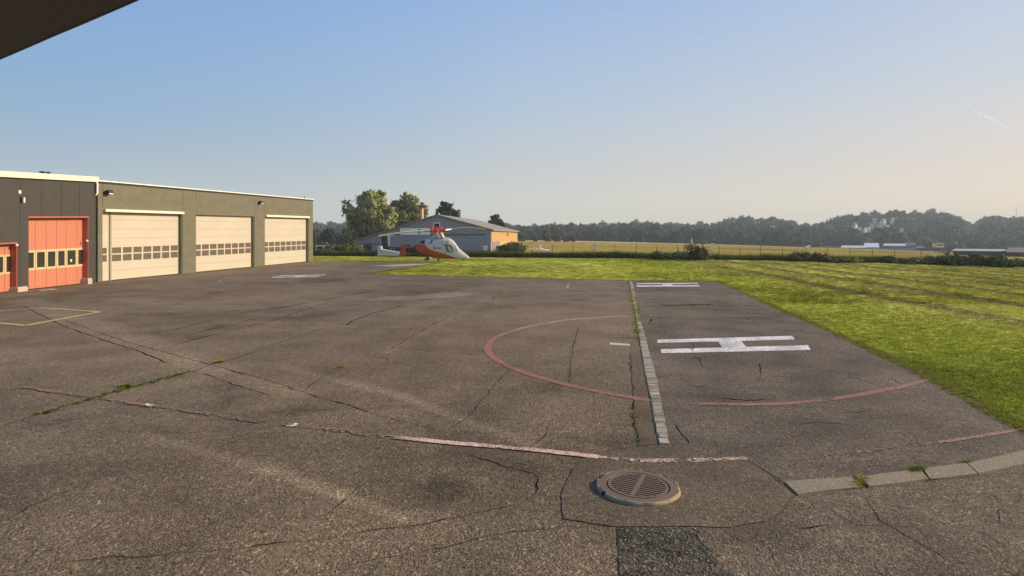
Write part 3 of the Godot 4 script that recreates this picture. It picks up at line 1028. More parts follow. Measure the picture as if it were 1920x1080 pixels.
func markings() -> void:
	var paint: StandardMaterial3D = M.paint
	var white := Color(0.70, 0.69, 0.69)
	var t := thing("landing_letter", "large white letter H painted inside the red circle", "ground marking", ground_at(1372, 647))
	var st := begin()
	bar(st, [[1232.4, 637.5], [1485.5, 630.3], [1490, 637.2], [1232.6, 643.6]], 0.010, 0.12, white)
	bar(st, [[1239, 655.4], [1514.6, 647.9], [1520, 656.8], [1240.5, 663]], 0.010, 0.12, white)
	bar(st, [[1346, 640.4], [1389, 639.4], [1400, 651.2], [1354, 652.4]], 0.0105, 0.18, white * 0.9)
	part("paint", st, paint, t)
	t = thing("landing_letter", "far flat white letter H at the meadow end of the dark strip", "ground marking", ground_at(1250, 534))
	st = begin()
	bar(st, [[1193, 531.2], [1308, 530.6], [1309, 532.4], [1193, 533.0]], 0.010, 0.08, white)
	bar(st, [[1194, 535.6], [1311, 535.0], [1312, 537.2], [1194, 537.8]], 0.010, 0.08, white)
	bar(st, [[1241, 532.8], [1258, 532.8], [1261, 535.6], [1243, 535.6]], 0.0105, 0.08, white)
	part("paint", st, paint, t)
	t = thing("landing_letter", "faded white letter H on the brown apron near the pale hangar doors", "ground marking", ground_at(560, 518))
	st = begin()
	bar(st, [[527, 516.4], [611, 515.0], [609, 516.4], [520, 517.7]], 0.006, 0.15, Color(0.6, 0.53, 0.48))
	bar(st, [[512, 519.2], [600, 517.8], [597, 519.4], [509, 520.9]], 0.006, 0.15, Color(0.6, 0.53, 0.48))
	bar(st, [[556, 517.0], [575, 516.7], [570, 518.6], [550, 519.0]], 0.0065, 0.15, Color(0.6, 0.53, 0.48))
	part("paint", st, paint, t)
	t = thing("painted_dash", "short white dash left of the stone edging", "ground marking", ground_at(1162, 646))
	st = begin()
	bar(st, [[1143, 642.8], [1181, 645.2], [1181, 648.6], [1144, 646.6]], 0.006, 0.12, Color(0.66, 0.62, 0.55))
	part("paint", st, paint, t)
	# red circle
	t = thing("landing_circle", "red painted circle round the large letter H", "ground marking", ground_at(1372, 660))
	var red := func(r: float, m: Vector2) -> Color:
		var f := sstep(15.5, 19.0, -m.y)
		var v := 1.0 + 0.2 * na.get_noise_2d(m.x * 40, m.y * 40)
		return (Color(0.30, 0.105, 0.082) * v).lerp(Color(0.36, 0.28, 0.23), f)
	st = begin()
	ribbon(st, smooth([[1192, 593], [1157, 593.4], [1110, 596.6], [1063, 600], [1022, 606.6], [985, 613.8], [950.6, 623.8], [927, 634.7], [914.7, 648], [914.7, 659], [928.8, 673.8], [950.6, 685.5], [985, 699.5], [1032, 713.5], [1079, 725.5], [1125.6, 735.2], [1185, 746], [1221, 751]], 10), 0.17, 0.006, func(r: float) -> float: return 0.34 + 0.12 * nb.get_noise_1d(r * 12.0), red)
	ribbon(st, smooth([[1242, 754], [1290, 756.5], [1330, 758], [1396, 759], [1463, 758], [1530, 752.5], [1597, 743.5], [1665, 731], [1709, 721.5], [1746, 711]], 10), 0.15, 0.010, func(r: float) -> float: return 0.64 - 0.24 * sstep(0.3, 0.9, r) + 0.1 * nb.get_noise_1d(r * 14.0), red)
	ribbon(st, smooth([[1217, 592.7], [1300, 592], [1400, 592.6], [1486, 594.2]], 10), 0.10, 0.010, func(_r: float) -> float: return 0.52, func(_r: float, _m: Vector2) -> Color: return Color(0.27, 0.21, 0.19))
	part("paint", st, paint, t)
	# outer line
	t = thing("painted_line", "long worn pink boundary line curving past the drain cover", "ground marking", ground_at(850, 832))
	st = begin()
	var line := smooth([[40, 727], [100, 735], [180, 746], [280, 761.5], [340, 770], [400, 778], [460, 788], [550, 799], [640, 809], [700, 817], [760, 823], [850, 832], [950, 840], [1050, 850], [1130, 859], [1200, 864.3], [1250, 865], [1310, 864], [1402, 861]], 10)
	var total := 0.0
	for i in line.size() - 1:
		total += (line[i + 1] - line[i]).length()
	var wear := func(r: float) -> float:
		var left: float = total - r
		var w := 0.655 + 0.30 * nb.get_noise_1d(r * 9.0)
		if left < 4.6:
			w = lerpf(w, 0.34, sstep(4.6, 4.1, left))
		if left < 1.75:
			w = 0.60 + 0.25 * nb.get_noise_1d(r * 22.0)
		if left < 0.75:
			w = 0.45
		return w
	ribbon(st, line, 0.125, 0.0125, wear, func(r: float, m: Vector2) -> Color:
		var left: float = total - r
		var pale := sstep(5.2, 3.6, left) * (0.75 + 0.5 * na.get_noise_2d(m.x * 30, m.y * 30))
		return Color(0.34, 0.13, 0.095).lerp(Color(0.80, 0.62, 0.50), clampf(pale, 0, 1)), 0.03, 5)
	part("paint", st, paint, t)
	t = thing("painted_line", "faint broken pink line on the dark strip near the right edge", "ground marking", ground_at(1750, 830))
	st = begin()
	ribbon(st, smooth([[1540, 855], [1590, 851], [1670, 841], [1760, 830], [1830, 820], [1935, 802]], 10), 0.09, 0.0105, func(r: float) -> float: return 0.72 - 0.22 * sstep(1.6, 2.2, r) + 0.2 * nb.get_noise_1d(r * 14.0), func(_r: float, _m: Vector2) -> Color: return Color(0.33, 0.14, 0.11), 0.03, 4)
	part("paint", st, paint, t)
	# yellow square
	t = thing("painted_square", "yellow outlined square painted in front of the orange doors", "ground marking", ground_at(80, 592))
	st = begin()
	ribbon(st, smooth([[-70, 592], [0, 583.5], [77, 577.5]], 6), 0.16, 0.006, func(_r: float) -> float: return 0.22, func(_r: float, _m: Vector2) -> Color: return Color(0.52, 0.38, 0.17), 0.06)
	ribbon(st, smooth([[77, 577.5], [130, 580.5], [187, 585]], 6), 0.17, 0.006, func(_r: float) -> float: return 0.22, func(_r: float, _m: Vector2) -> Color: return Color(0.54, 0.42, 0.18), 0.06)
	ribbon(st, smooth([[187, 585], [120, 597], [48, 610.5]], 6), 0.19, 0.006, func(_r: float) -> float: return 0.22, func(_r: float, _m: Vector2) -> Color: return Color(0.58, 0.42, 0.12), 0.06)
	ribbon(st, smooth([[48, 610.5], [0, 606], [-60, 600]], 6), 0.17, 0.006, func(_r: float) -> float: return 0.22, func(_r: float, _m: Vector2) -> Color: return Color(0.54, 0.40, 0.18), 0.06)
	part("paint", st, paint, t)
	t = thing("painted_line", "faint pale corner line near the meadow edge left of the setts", "ground marking", ground_at(1110, 534))
	st = begin()
	ribbon(st, smooth([[1064, 540], [1072, 530.5], [1126, 535.6], [1172, 541]], 4), 0.10, 0.006, func(_r: float) -> float: return 0.5, func(_r: float, _m: Vector2) -> Color: return Color(0.45, 0.39, 0.30), 0.08)
	part("paint", st, paint, t)
	t = thing("painted_line", "faint pale arc on the apron before the third pale door", "ground marking", ground_at(425, 522))
	st = begin()
	ribbon(st, smooth([[412, 528], [414, 524.5], [430, 521.5], [455, 520]], 5), 0.16, 0.006, func(_r: float) -> float: return 0.5, func(_r: float, _m: Vector2) -> Color: return Color(0.38, 0.32, 0.26), 0.1)
	part("paint", st, paint, t)
	t = thing("painted_strip", "pale threshold strip in front of the large orange door", "ground marking", ground_at(92, 545))
	st = begin()
	bar(st, [[70, 544.3], [98, 541.0], [110, 543], [80, 546.2]], 0.006, 0.3, Color(0.42, 0.34, 0.28))
	part("paint", st, paint, t)
	for q in [[280, 761, "larger pale scrap of paint on the worn pink line, farther from the drain cover"], [548, 799, "small pale scrap of paint on the pink line, midway to the drain cover"]]:
		var g := ground_at(q[0], q[1])
		var o := thing("paint_scrap", q[2], "ground marking", Vector3(g.x, 0, g.z))
		st = begin()
		for k in 6:
			var c := Vector3(g.x + rng.randf_range(-0.05, 0.05), 0.016, g.z + rng.randf_range(-0.05, 0.05))
			st.set_color(Color(0.62, 0.56, 0.46))
			var pts := PackedVector2Array()
			for i in 7:
				pts.append(Vector2(c.x, c.z) + Vector2.from_angle(TAU * i / 7) * rng.randf_range(0.012, 0.045) * Vector2(1.4, 1.0))
			flat_poly(st, pts, 0.014 + k * 0.0006)
		part("paint", st, paint, o)

# ================================================================== the grey hangar with three pale doors
func hangar() -> void:
	var f := facade(Vector3(-23.4, 0, -34.97), Vector3(-20.63, 0, -63.6), 0.0040)
	var t := thing("hangar", "long grey panelled hangar with three pale sectional doors and a thin white roof edge", "hangar", f.s)
	var u0 := u_of(f, 183.5)
	var u1: float = f.len
	var top := 5.72
	var open := [[u_of(f, 193), u_of(f, 343)], [u_of(f, 368), u_of(f, 477.5)], [u_of(f, 497), u_of(f, 579)]]
	var piers := [[u0, open[0][0]], [open[0][1], open[1][0]], [open[1][1], open[2][0]], [open[2][1], u1]]
	var dh := 4.0
	var st := begin()
	for p in piers:
		fbox(st, f, p[0], p[1], -0.1, dh, -0.6, -0.03)
	fbox(st, f, u0, u1, dh, top, -0.6, -0.03)
	fbox(st, f, u0, u0 + 0.3, -0.1, top, -14.0, -0.6)
	fbox(st, f, u1 - 0.3, u1, -0.1, top, -14.0, -0.6)
	fbox(st, f, u0, u1, -0.1, top, -14.3, -14.0)
	part("wall", st, M.seam, t)
	st = begin()
	fbox(st, f, u0 - 0.03, u1 + 0.06, top, top + 0.07, -14.4, 0.03)
	part("roof", st, M.grey, t)
	st = begin()
	fbox(st, f, u0 - 0.03, u1 + 0.10, top + 0.002, top + 0.062, 0.031, 0.075)
	part("roof_edge", st, M.white, t)
	st = begin()
	fbox(st, f, u0, u1 + 0.02, top - 0.10, top, 0.0, 0.045)
	part("gutter_shadow_board", st, M.black, t)
	st = begin()
	box(st, fp(f, u1 - 1.2, top, -0.4) + Vector3(0, 0.2, 0), Vector3(0.06, 0.25, 0.06))
	part("roof_vent", st, M.black, t)
	for i in piers.size():                                                     # wall panels with open joints
		var p: Array = piers[i]
		var rows := [0.0, 0.95, 1.78, 2.62, 3.45, 4.28, 5.62]
		for r in rows.size() - 1:
			st = begin()
			fbox(st, f, p[0] + (0.0 if i > 0 else 0.0), p[1] - 0.03, rows[r] + 0.014, rows[r + 1] - 0.014, -0.029, 0.0)
			part("wall_panel", st, M.panel, t)
	for i in 3:
		var o: Array = open[i]
		for r in [[dh + 0.20, 4.66], [4.69, 5.62]]:
			st = begin()
			fbox(st, f, o[0], o[1] - 0.03, r[0], r[1], -0.029, 0.0)
			part("wall_panel", st, M.panel, t)
		# lintel with roller housing
		st = begin()
		if i == 1:
			fbox(st, f, o[0], o[1], dh, dh + 0.20, -0.30, -0.002)
		else:
			fbox(st, f, o[0] + 0.05, o[1] - 0.05, dh + 0.01, dh + 0.16, -0.10, 0.14)
		part("door_lintel", st, M.panel if i == 1 else M.cream, t)
		st = begin()
		fbox(st, f, o[1] - 0.10, o[1], -0.05, dh, -0.58, -0.031)
		part("door_jamb", st, M.panel, t)
		var a: float = o[0]
		var b: float = o[1] - 0.12
		var cols := 8
		if i == 0:                                                             # narrow pass door and guide rail beside the first door
			var c := u_of(f, 203.8, -0.25)
			st = begin()
			for v in [[0.02, 1.12], [1.50, 1.58], [1.92, dh]]:
				fbox(st, f, a, c, v[0], v[1], -0.33, -0.25)
			fbox(st, f, c - 0.16, c, 1.12, 1.92, -0.328, -0.252)
			var pd := part("pass_door", st, M.door, t)
			for v in [[1.12, 1.50], [1.58, 1.92]]:
				st = begin()
				fbox(st, f, a, c - 0.16, v[0], v[1], -0.325, -0.29)
				part("pane", st, M.brown_glass, pd)
			st = begin()
			var e := u_of(f, 207.6, -0.25)
			fbox(st, f, c + 0.02, e, 0.0, dh, -0.34, -0.20)
			part("guide_rail", st, M.seam, t)
			a = e + 0.02
			cols = 7
		st = begin()
		var v := 0.03
		while v < dh - 0.05:                                                   # sections of the door
			if v < 1.1 or v >= 1.9:
				var hi := minf(minf(v + 0.545, dh), 1.12 if v < 1.1 else 9.0)
				fbox(st, f, a, b, v + 0.004, hi - 0.004, -0.33, -0.25)
			v = 1.92 if absf(v - 0.575) < 0.01 else v + 0.545
		fbox(st, f, a, b, 1.50, 1.58, -0.33, -0.251)
		var w := (b - a) / cols
		for k in cols + 1:
			fbox(st, f, maxf(a, a + k * w - 0.075), minf(b, a + k * w + 0.075), 1.116, 1.924, -0.329, -0.252)
		var door := part("sectional_door", st, M.door, t)
		st = begin()
		fbox(st, f, a, b, 0.0, 0.03, -0.33, -0.24)
		part("bottom_seal", st, M.black, door)
		for k in cols:
			for q in [[1.12, 1.50], [1.58, 1.92]]:
				st = begin()
				fbox(st, f, a + k * w + 0.07, a + (k + 1) * w - 0.07, q[0], q[1], -0.325, -0.285)
				part("pane", st, M.brown_glass, door)
		st = begin()
		fbox(st, f, a, b, 0.0, dh, -0.60, -0.36)
		part("door_backing", st, M.dark_wall, door)
	for q in [[205, 362, "black floodlight above the nearest pale hangar door"], [489.5, 380.5, "black floodlight on the pier between the second and third pale door"]]:
		var u := u_of(f, q[0], 0.2)
		var p := fp(f, u, v_of(f, q[0], q[1], 0.2), 0.0)
		var l := thing("floodlight", q[2], "floodlight", p, "floodlights on the hangar wall")
		var bs := Basis(f.n, Vector3.UP, f.n.cross(Vector3.UP)).orthonormalized()
		var s2 := begin()
		box(s2, bs * Vector3(0.18, 0.05, 0), Vector3(0.26, 0.20, 0.36), bs * Basis(Vector3(0, 0, 1), 0.35))
		part("housing", s2, M.black, l, false)
		s2 = begin()
		box(s2, bs * Vector3(0.05, -0.06, 0), Vector3(0.14, 0.05, 0.06), bs)
		part("bracket", s2, M.black, l, false)
		s2 = begin()
		box(s2, bs * Vector3(0.29, 0.0, 0), Vector3(0.02, 0.14, 0.28), bs * Basis(Vector3(0, 0, 1), 0.35))
		part("lens", s2, M.white, l, false)

# ================================================================== dark workshop with orange doors
func workshop() -> void:
	var f := facade(Vector3(-23.1, 0, -18.0), Vector3(-23.1, 0, -34.05), 0.011)
	var t := thing("workshop", "anthracite workshop with orange folding doors and a cream roof fascia", "workshop", Vector3(-23.1, 0, -26))
	var u1 := u_of(f, 179.5)
	var top := v_of(f, 178, 341)
	var ftop := v_of(f, 178, 331.5)
	var big := [u_of(f, 53.5), u_of(f, 165.0)]
	var bigh := v_of(f, 110, 408.5)
	var small := [u_of(f, -45.0), u_of(f, 31.5)]
	var smallh := v_of(f, 20, 457.5)
	var st := begin()
	for p in [[0.0, small[0], -0.1, top], [small[0], small[1], smallh, top], [small[1], big[0], -0.1, top], [big[0], big[1], bigh, top], [big[1], u1, -0.1, top]]:
		fbox(st, f, p[0], p[1], p[2], p[3], -0.5, -0.02)
	fbox(st, f, u1 - 0.2, u1, -0.1, top, -11.0, -0.5)
	fbox(st, f, 0.0, 0.2, -0.1, top, -11.0, -0.5)
	fbox(st, f, 0.0, u1, -0.1, top, -11.2, -11.0)
	part("wall", st, M.black, t)
	st = begin()
	fbox(st, f, -0.05, u1 + 0.03, top, ftop - 0.03, -11.3, -0.02)
	part("roof", st, M.grey, t)
	st = begin()
	fbox(st, f, -0.08, u1 + 0.06, top, ftop, -0.019, 0.14)
	part("roof_fascia", st, M.cream, t)
	# upright cladding panels
	var edges := [0.0]
	var u := u1 - 0.62
	var cuts := []
	while u > 0.2:
		cuts.append(u)
		u -= 0.66
	cuts.reverse()
	edges.append_array(cuts)
	edges.append(u1)
	for i in edges.size() - 1:
		var a: float = edges[i]
		var b: float = edges[i + 1]
		var segs := [[a, b, 0.0]]
		for o in [[small, smallh], [big, bigh]]:
			var next := []
			for s in segs:
				var x0 := maxf(s[0], o[0][0])
				var x1 := minf(s[1], o[0][1])
				if s[2] > 0.0 or x1 <= x0:
					next.append(s)
					continue
				if s[0] < x0:
					next.append([s[0], x0, 0.0])
				next.append([x0, x1, o[1]])
				if s[1] > x1:
					next.append([x1, s[1], 0.0])
			segs = next
		for s in segs:
			if s[1] - s[0] < 0.03:
				continue
			st = begin()
			fbox(st, f, s[0] + 0.003, s[1] - 0.003, s[2], top - 0.01, -0.019, 0.0 if i % 2 == 0 else 0.008)
			part("wall_panel", st, M.dark_wall, t)
	# large folding door
	var leaves := [53.5, 66.0, 86.5, 106.0, 123.5, 144.0, 163.0]
	var w := -0.28
	var wl := 0.27 * bigh
	var wh := 0.55 * bigh
	for i in 6:
		var a := u_of(f, leaves[i], w)
		var b := u_of(f, leaves[i + 1], w)
		if i == 0:
			a = big[0] + 0.01
		var st2 := begin()
		var fr := 0.10
		fbox(st2, f, a + 0.008, b - 0.008, 0.04, wl, w - 0.06, w)
		fbox(st2, f, a + 0.008, b - 0.008, wh, bigh - 0.02, w - 0.06, w)
		fbox(st2, f, a + 0.008, b - 0.008, 0.04, bigh - 0.02, w - 0.10, w - 0.06)
		var leaf_ := part("door_leaf", st2, M.orange, t)
		st2 = begin()
		for q in [[a + 0.01, a + fr, wl, wh], [b - fr, b - 0.01, wl, wh], [a + fr, b - fr, wl, wl + 0.10], [a + fr, b - fr, wh - 0.10, wh]]:
			fbox(st2, f, q[0], q[1], q[2], q[3], w - 0.05, w + 0.012)
		part("window_frame", st2, M.yellow, leaf_)
		st2 = begin()
		fbox(st2, f, a + fr, b - fr, wl + 0.10, wh - 0.10, w - 0.05, w - 0.03)
		part("pane", st2, M.glass, leaf_)
		if i == 4:
			st2 = begin()
			var c := fp(f, (a + b) * 0.5, wl + 0.3, w - 0.02)
			box(st2, c, Vector3(0.02, 0.14, 0.12))
			part("sticker", st2, M.cream, leaf_)
	st = begin()
	fbox(st, f, big[0], big[1], 0.0, bigh, -0.5, -0.36)
	part("door_backing", st, M.black, t)
	st = begin()
	fbox(st, f, big[0] - 0.05, big[1] + 0.05, bigh, bigh + 0.07, -0.3, 0.02)
	fbox(st, f, big[1] - 0.03, big[1], 0.0, bigh, -0.3, 0.012)
	part("door_frame", st, M.orange_dark, t)
	# small folding door at the left edge
	var sl := [-45.0, -28.0, -10.0, 8.5, 28.5]
	wl = 0.38 * smallh
	wh = 0.78 * smallh
	for i in 4:
		var a := u_of(f, sl[i], w)
		var b := u_of(f, sl[i + 1], w)
		var st2 := begin()
		var fr := 0.09
		fbox(st2, f, a + 0.008, b - 0.008, 0.04, wl, w - 0.06, w)
		fbox(st2, f, a + 0.008, b - 0.008, wh, smallh - 0.02, w - 0.06, w)
		fbox(st2, f, a + 0.008, b - 0.008, 0.04, smallh - 0.02, w - 0.10, w - 0.06)
		var leaf_ := part("door_leaf", st2, M.orange, t)
		st2 = begin()
		for q in [[a + 0.01, a + fr, wl, wh], [b - fr, b - 0.01, wl, wh], [a + fr, b - fr, wl, wl + 0.08], [a + fr, b - fr, wh - 0.08, wh]]:
			fbox(st2, f, q[0], q[1], q[2], q[3], w - 0.05, w + 0.012)
		part("window_frame", st2, M.yellow, leaf_)
		st2 = begin()
		fbox(st2, f, a + fr, b - fr, wl + 0.08, wh - 0.08, w - 0.05, w - 0.03)
		part("pane", st2, M.glass, leaf_)
	st = begin()
	fbox(st, f, small[0], small[1], smallh, smallh + 0.06, -0.3, 0.02)
	fbox(st, f, small[1] - 0.03, small[1], 0.0, smallh, -0.3, 0.012)
	part("door_frame", st, M.orange_dark, t)
	st = begin()
	fbox(st, f, small[0], small[1], 0.0, smallh, -0.5, -0.36)
	part("door_backing", st, M.black, t)
	# things on and before the wall
	for q in [[33.5, 52.5, 537.5, "pale stone plinth block between the two orange doors"], [165.0, 173.0, 521.5, "pale stone plinth block right of the large orange door"]]:
		var a := u_of(f, q[0], 0.12)
		var b := u_of(f, q[1], 0.12)
		var hh := v_of(f, (q[0] + q[1]) * 0.5, q[2], 0.12)
		var o := thing("plinth_block", q[3], "stone block", fp(f, (a + b) * 0.5, 0, 0.1))
		st = begin()
		fbox(st, f, a, b, -0.02, hh - 0.03, -0.30, 0.12)
		fbox(st, f, a + 0.03, b - 0.03, hh - 0.03, hh, -0.29, 0.09)
		part("block", st, M.stone, o)
	var c := fp(f, u_of(f, 36), v_of(f, 36, 360), 0.0)
	var o := thing("round_sign", "small round white ring sign high on the dark wall", "sign", c)
	st = begin()
	lathe(st, Vector3(0.02, 0, 0), [[0.085, 0.0], [0.085, 0.02], [0.05, 0.02], [0.05, 0.0]], 20, Basis(Vector3(0, 0, 1), -PI / 2))
	part("ring", st, M.white, o, false)
	st = begin()
	lathe(st, Vector3(0.02, 0, 0), [[0.05, 0.006], [0.001, 0.006]], 16, Basis(Vector3(0, 0, 1), -PI / 2))
	part("face", st, M.grey, o, false)
	c = fp(f, u_of(f, 40.5), v_of(f, 40, 375), 0.0)
	o = thing("wall_lamp", "narrow white wall lamp below the round ring sign", "lamp", c)
	st = begin()
	box(st, Vector3(0.06, 0, -0.03), Vector3(0.10, 0.24, 0.08))
	part("shade", st, M.white, o, false)
	st = begin()
	box(st, Vector3(0.04, 0, 0.05), Vector3(0.08, 0.26, 0.08))
	part("bracket", st, M.black, o, false)
	for q in [[29.5, 459.5, "white lamp ball at the corner of the small orange door"], [161.5, 451.5, "white lamp ball beside the large orange door"]]:
		c = fp(f, u_of(f, q[0]), v_of(f, q[0], q[1]), 0.05)
		o = thing("door_lamp", q[2], "lamp", c)
		st = begin()
		lathe(st, Vector3.ZERO, [[0.001, -0.06], [0.045, -0.045], [0.06, 0.0], [0.045, 0.045], [0.001, 0.06]], 14)
		part("globe", st, M.white, o, false)
		st = begin()
		box(st, Vector3(-0.05, 0, 0), Vector3(0.08, 0.03, 0.03))
		part("bracket", st, M.black, o, false)
	c = fp(f, u_of(f, 180.5, 0.06), 0, 0.06)
	o = thing("rain_pipe", "short white rain pipe at the corner where both halls meet", "pipe", c)
	var d := -c.z
	var y0 := at_depth(180, 366, d).y
	var y1 := at_depth(180, 341, d).y
	st = begin()
	tube(st, [Vector3(c.x, y1, c.z), Vector3(c.x + 0.05, y1 - 0.12, c.z), Vector3(c.x + 0.05, y0 + 0.1, c.z), Vector3(c.x, y0, c.z + 0.05)], [0.05, 0.055, 0.055, 0.05], 10)
	part("pipe", st, M.white, o)
	for q in [[80, "wide dark roof vent on the workshop roof"], [91, "slim dark roof vent beside the wide one on the workshop roof"]]:
		var p := fp(f, u_of(f, q[0], -0.6), ftop, -0.6)
		o = thing("roof_vent", q[1], "roof vent", p - Vector3(0, 0.05, 0))
		st = begin()
		tube(st, [Vector3.ZERO, Vector3(0, 0.14, 0)], [0.07, 0.07], 10)
		part("pipe", st, M.black, o, false)
		st = begin()
		lathe(st, Vector3(0, 0.13, 0), [[0.16 if q[0] == 80 else 0.11, 0.0], [0.15 if q[0] == 80 else 0.10, 0.05], [0.001, 0.09]], 14)
		part("cowl", st, M.black, o, false)

# ================================================================== grey farm hangar behind the helicopter
func farm_hangar() -> void:
	var b := Vector3(-3.3, 0, -96)
	var d := Vector3(0.99, 0, 0.137).normalized()
	var a := b - d * 21.6
	var f := facade(a, b, 0.0)
	var t := thing("farm_hangar", "large slate grey gabled hangar with a timber side behind the helicopter", "hangar", (a + b) * 0.5)
	var ua := u_of(f, 666)
	var ux := u_of(f, 820)
	var ub: float = f.len
	var va := v_of(f, 666, 452)
	var vx := v_of(f, 820, 404)
	var vb := v_of(f, 920, 431)
	var deep := 32.0
	var st := begin()
	var ring := [[ua, -0.1], [ub, -0.1], [ub, vb], [ux, vx], [ua, va]]
	for w in [0.0, -deep]:
		var p := []
		for q in ring:
			p.append(fp(f, q[0], q[1], w))
		if w == 0.0:
			tri(st, p[0], p[1], p[2]); tri(st, p[0], p[2], p[3]); tri(st, p[0], p[3], p[4])
		else:
			tri(st, p[2], p[1], p[0]); tri(st, p[3], p[2], p[0]); tri(st, p[4], p[3], p[0])
	quad(st, fp(f, ua, -0.1, -deep), fp(f, ua, -0.1, 0), fp(f, ua, va, 0), fp(f, ua, va, -deep))
	quad(st, fp(f, ub, -0.1, 0), fp(f, ub, -0.1, -deep), fp(f, ub, vb, -deep), fp(f, ub, vb, 0))
	part("wall", st, M.cladding, t)
	# roof slopes
	for q in [[ua - 0.4, va - 0.14, ux, vx], [ux, vx, ub + 0.45, vb - 0.14]]:
		st = begin()
		var lo := []
		for e in [[0.35, 0], [0.35, 1], [-deep - 0.3, 1], [-deep - 0.3, 0]]:
			lo.append(fp(f, q[0] if e[1] == 0 else q[2], (q[1] if e[1] == 0 else q[3]) + 0.02, e[0]))
		var hi := []
		for p in lo:
			hi.append(p + Vector3(0, 0.16, 0))
		hexa(st, lo + hi)
		part("roof", st, M.roof, t)
	# upright boards, too fine to tell apart at this distance
	st = begin()
	var u := ua + 0.3
	while u < ub - 0.1:
		var v := lerpf(va, vx, (u - ua) / (ux - ua)) if u < ux else lerpf(vx, vb, (u - ux) / (ub - ux))
		fbox(st, f, u, u + 0.07, 0.0, v - 0.05, 0.0, 0.035)
		u += 0.62
	var o := part("batten", st, M.cladding, t)
	o.set_meta("kind", "stuff")
	# sliding doors with their rail
	st = begin()
	var vr := v_of(f, 860, 441)
	fbox(st, f, u_of(f, 728), u_of(f, 911), vr, vr + 0.14, 0.0, 0.10)
	part("door_rail", st, M.dark_wall, t)
	var edges := [728.0, 765.0, 802.0, 838.0, 875.0, 910.0]
	for i in 5:
		st = begin()
		var x := u_of(f, edges[i])
		var y := u_of(f, edges[i + 1])
		fbox(st, f, x + 0.03, y - 0.03, 0.05, vr - 0.02, 0.036, 0.075)
		var lf := part("sliding_door", st, M.cladding, t)
		st = begin()
		var k := x + 0.3
		while k < y - 0.1:
			fbox(st, f, k, k + 0.06, 0.06, vr - 0.03, 0.075, 0.095)
			k += 0.5
		var rb := part("rib", st, M.cladding, lf)
		rb.set_meta("kind", "stuff")
	st = begin()
	fbox(st, f, u_of(f, 671), u_of(f, 727), v_of(f, 700, 457.6), v_of(f, 700, 456.6), 0.0, 0.06)
	part("lean_to_rail", st, M.dark_wall, t)
	st = begin()
	fbox(st, f, u_of(f, 683), u_of(f, 697), 0.0, v_of(f, 690, 458.5), 0.0, 0.04)
	part("doorway", st, M.black, t)
	# framed loft window
	var w0 := u_of(f, 812.5)
	var w1 := u_of(f, 825.5)
	var y0 := v_of(f, 818, 429)
	var y1 := v_of(f, 818, 417.3)
	st = begin()
	fbox(st, f, w0, w0 + 0.14, y0, y1, 0.0, 0.09)
	fbox(st, f, w1 - 0.14, w1, y0, y1, 0.0, 0.09)
	fbox(st, f, w0 + 0.14, w1 - 0.14, y1 - 0.14, y1, 0.0, 0.09)
	var win := part("loft_window", st, M.white, t)
	st = begin()
	fbox(st, f, w0 + 0.14, w1 - 0.14, y0, y1 - 0.14, 0.0, 0.04)
	part("pane", st, M.glass, win)
	# banner with its emblem
	var s0 := u_of(f, 751)
	var s1 := u_of(f, 807)
	y0 = v_of(f, 780, 440.3)
	y1 = v_of(f, 780, 427.8)
	var sg := thing("banner_sign", "long pale sign with a round black ring emblem on the grey gable", "sign", fp(f, (s0 + s1) * 0.5, y0, 0.1))
	st = begin()
	fbox(st, f, s0, s1, y0, y1, 0.101, 0.14)
	part("board", st, mat(Color(0.84, 0.85, 0.88), 0.5), sg)
	st = begin()
	var cu := u_of(f, 786.5)
	var cv := (y0 + y1) * 0.5
	lathe(st, fp(f, cu, cv, 0.14), [[0.36, 0.0], [0.36, 0.015], [0.22, 0.015], [0.22, 0.0]], 24, Basis(f.d, f.n, f.d.cross(f.n)))
	fbox(st, f, cu - 0.40, cu - 0.24, cv - 0.05, cv + 0.05, 0.141, 0.158)
	fbox(st, f, cu + 0.24, cu + 0.40, cv - 0.05, cv + 0.05, 0.141, 0.158)
	part("emblem", st, M.black, sg)
	st = begin()
	fbox(st, f, s0 + 0.2, cu - 0.55, cv - 0.06, cv + 0.01, 0.141, 0.15)
	fbox(st, f, s0 + 0.2, cu - 1.4, cv + 0.22, cv + 0.28, 0.141, 0.15)
	fbox(st, f, cu + 0.5, s1 - 0.2, cv - 0.02, cv + 0.03, 0.141, 0.15)
	fbox(st, f, cu + 0.5, s1 - 0.35, cv - 0.32, cv - 0.27, 0.141, 0.15)
	part("print_line", st, mat(Color(0.2, 0.21, 0.24), 0.6), sg)
	# small notice
	var n0 := u_of(f, 906.5)
	var n1 := u_of(f, 914.5)
	var ns := thing("notice_board", "small white square notice near the right corner of the grey hangar", "sign", fp(f, (n0 + n1) * 0.5, v_of(f, 910, 469), 0.12))
	st = begin()
	fbox(st, f, n0, n1, v_of(f, 910, 469), v_of(f, 910, 460.5), 0.101, 0.13)
	part("board", st, M.white, ns)
	st = begin()
	fbox(st, f, n0 + 0.15, n1 - 0.15, v_of(f, 910, 466), v_of(f, 910, 464), 0.131, 0.14)
	part("print_line", st, M.grey, ns)
	# side wall
	var g := facade(b, b - f.n * deep, 0.0)
	st = begin()
	var mid := 1.75
	fbox(st, g, 0.25, deep, mid, vb - 0.12, 0.0, 0.05)
	var tw := part("timber_wall", st, M.timber, t)
	st = begin()
	u = 0.3
	while u < deep:
		fbox(st, g, u, u + 0.05, mid + 0.02, vb - 0.14, 0.05, 0.075)
		u += 0.7
	var cb := part("batten", st, M.timber, tw)
	cb.set_meta("kind", "stuff")
	st = begin()
	fbox(st, g, 1.0, 9.0, 0.0, mid - 0.08, 0.0, 0.06)
	part("side_door", st, mat(Color(0.20, 0.18, 0.20), 0.7), t)
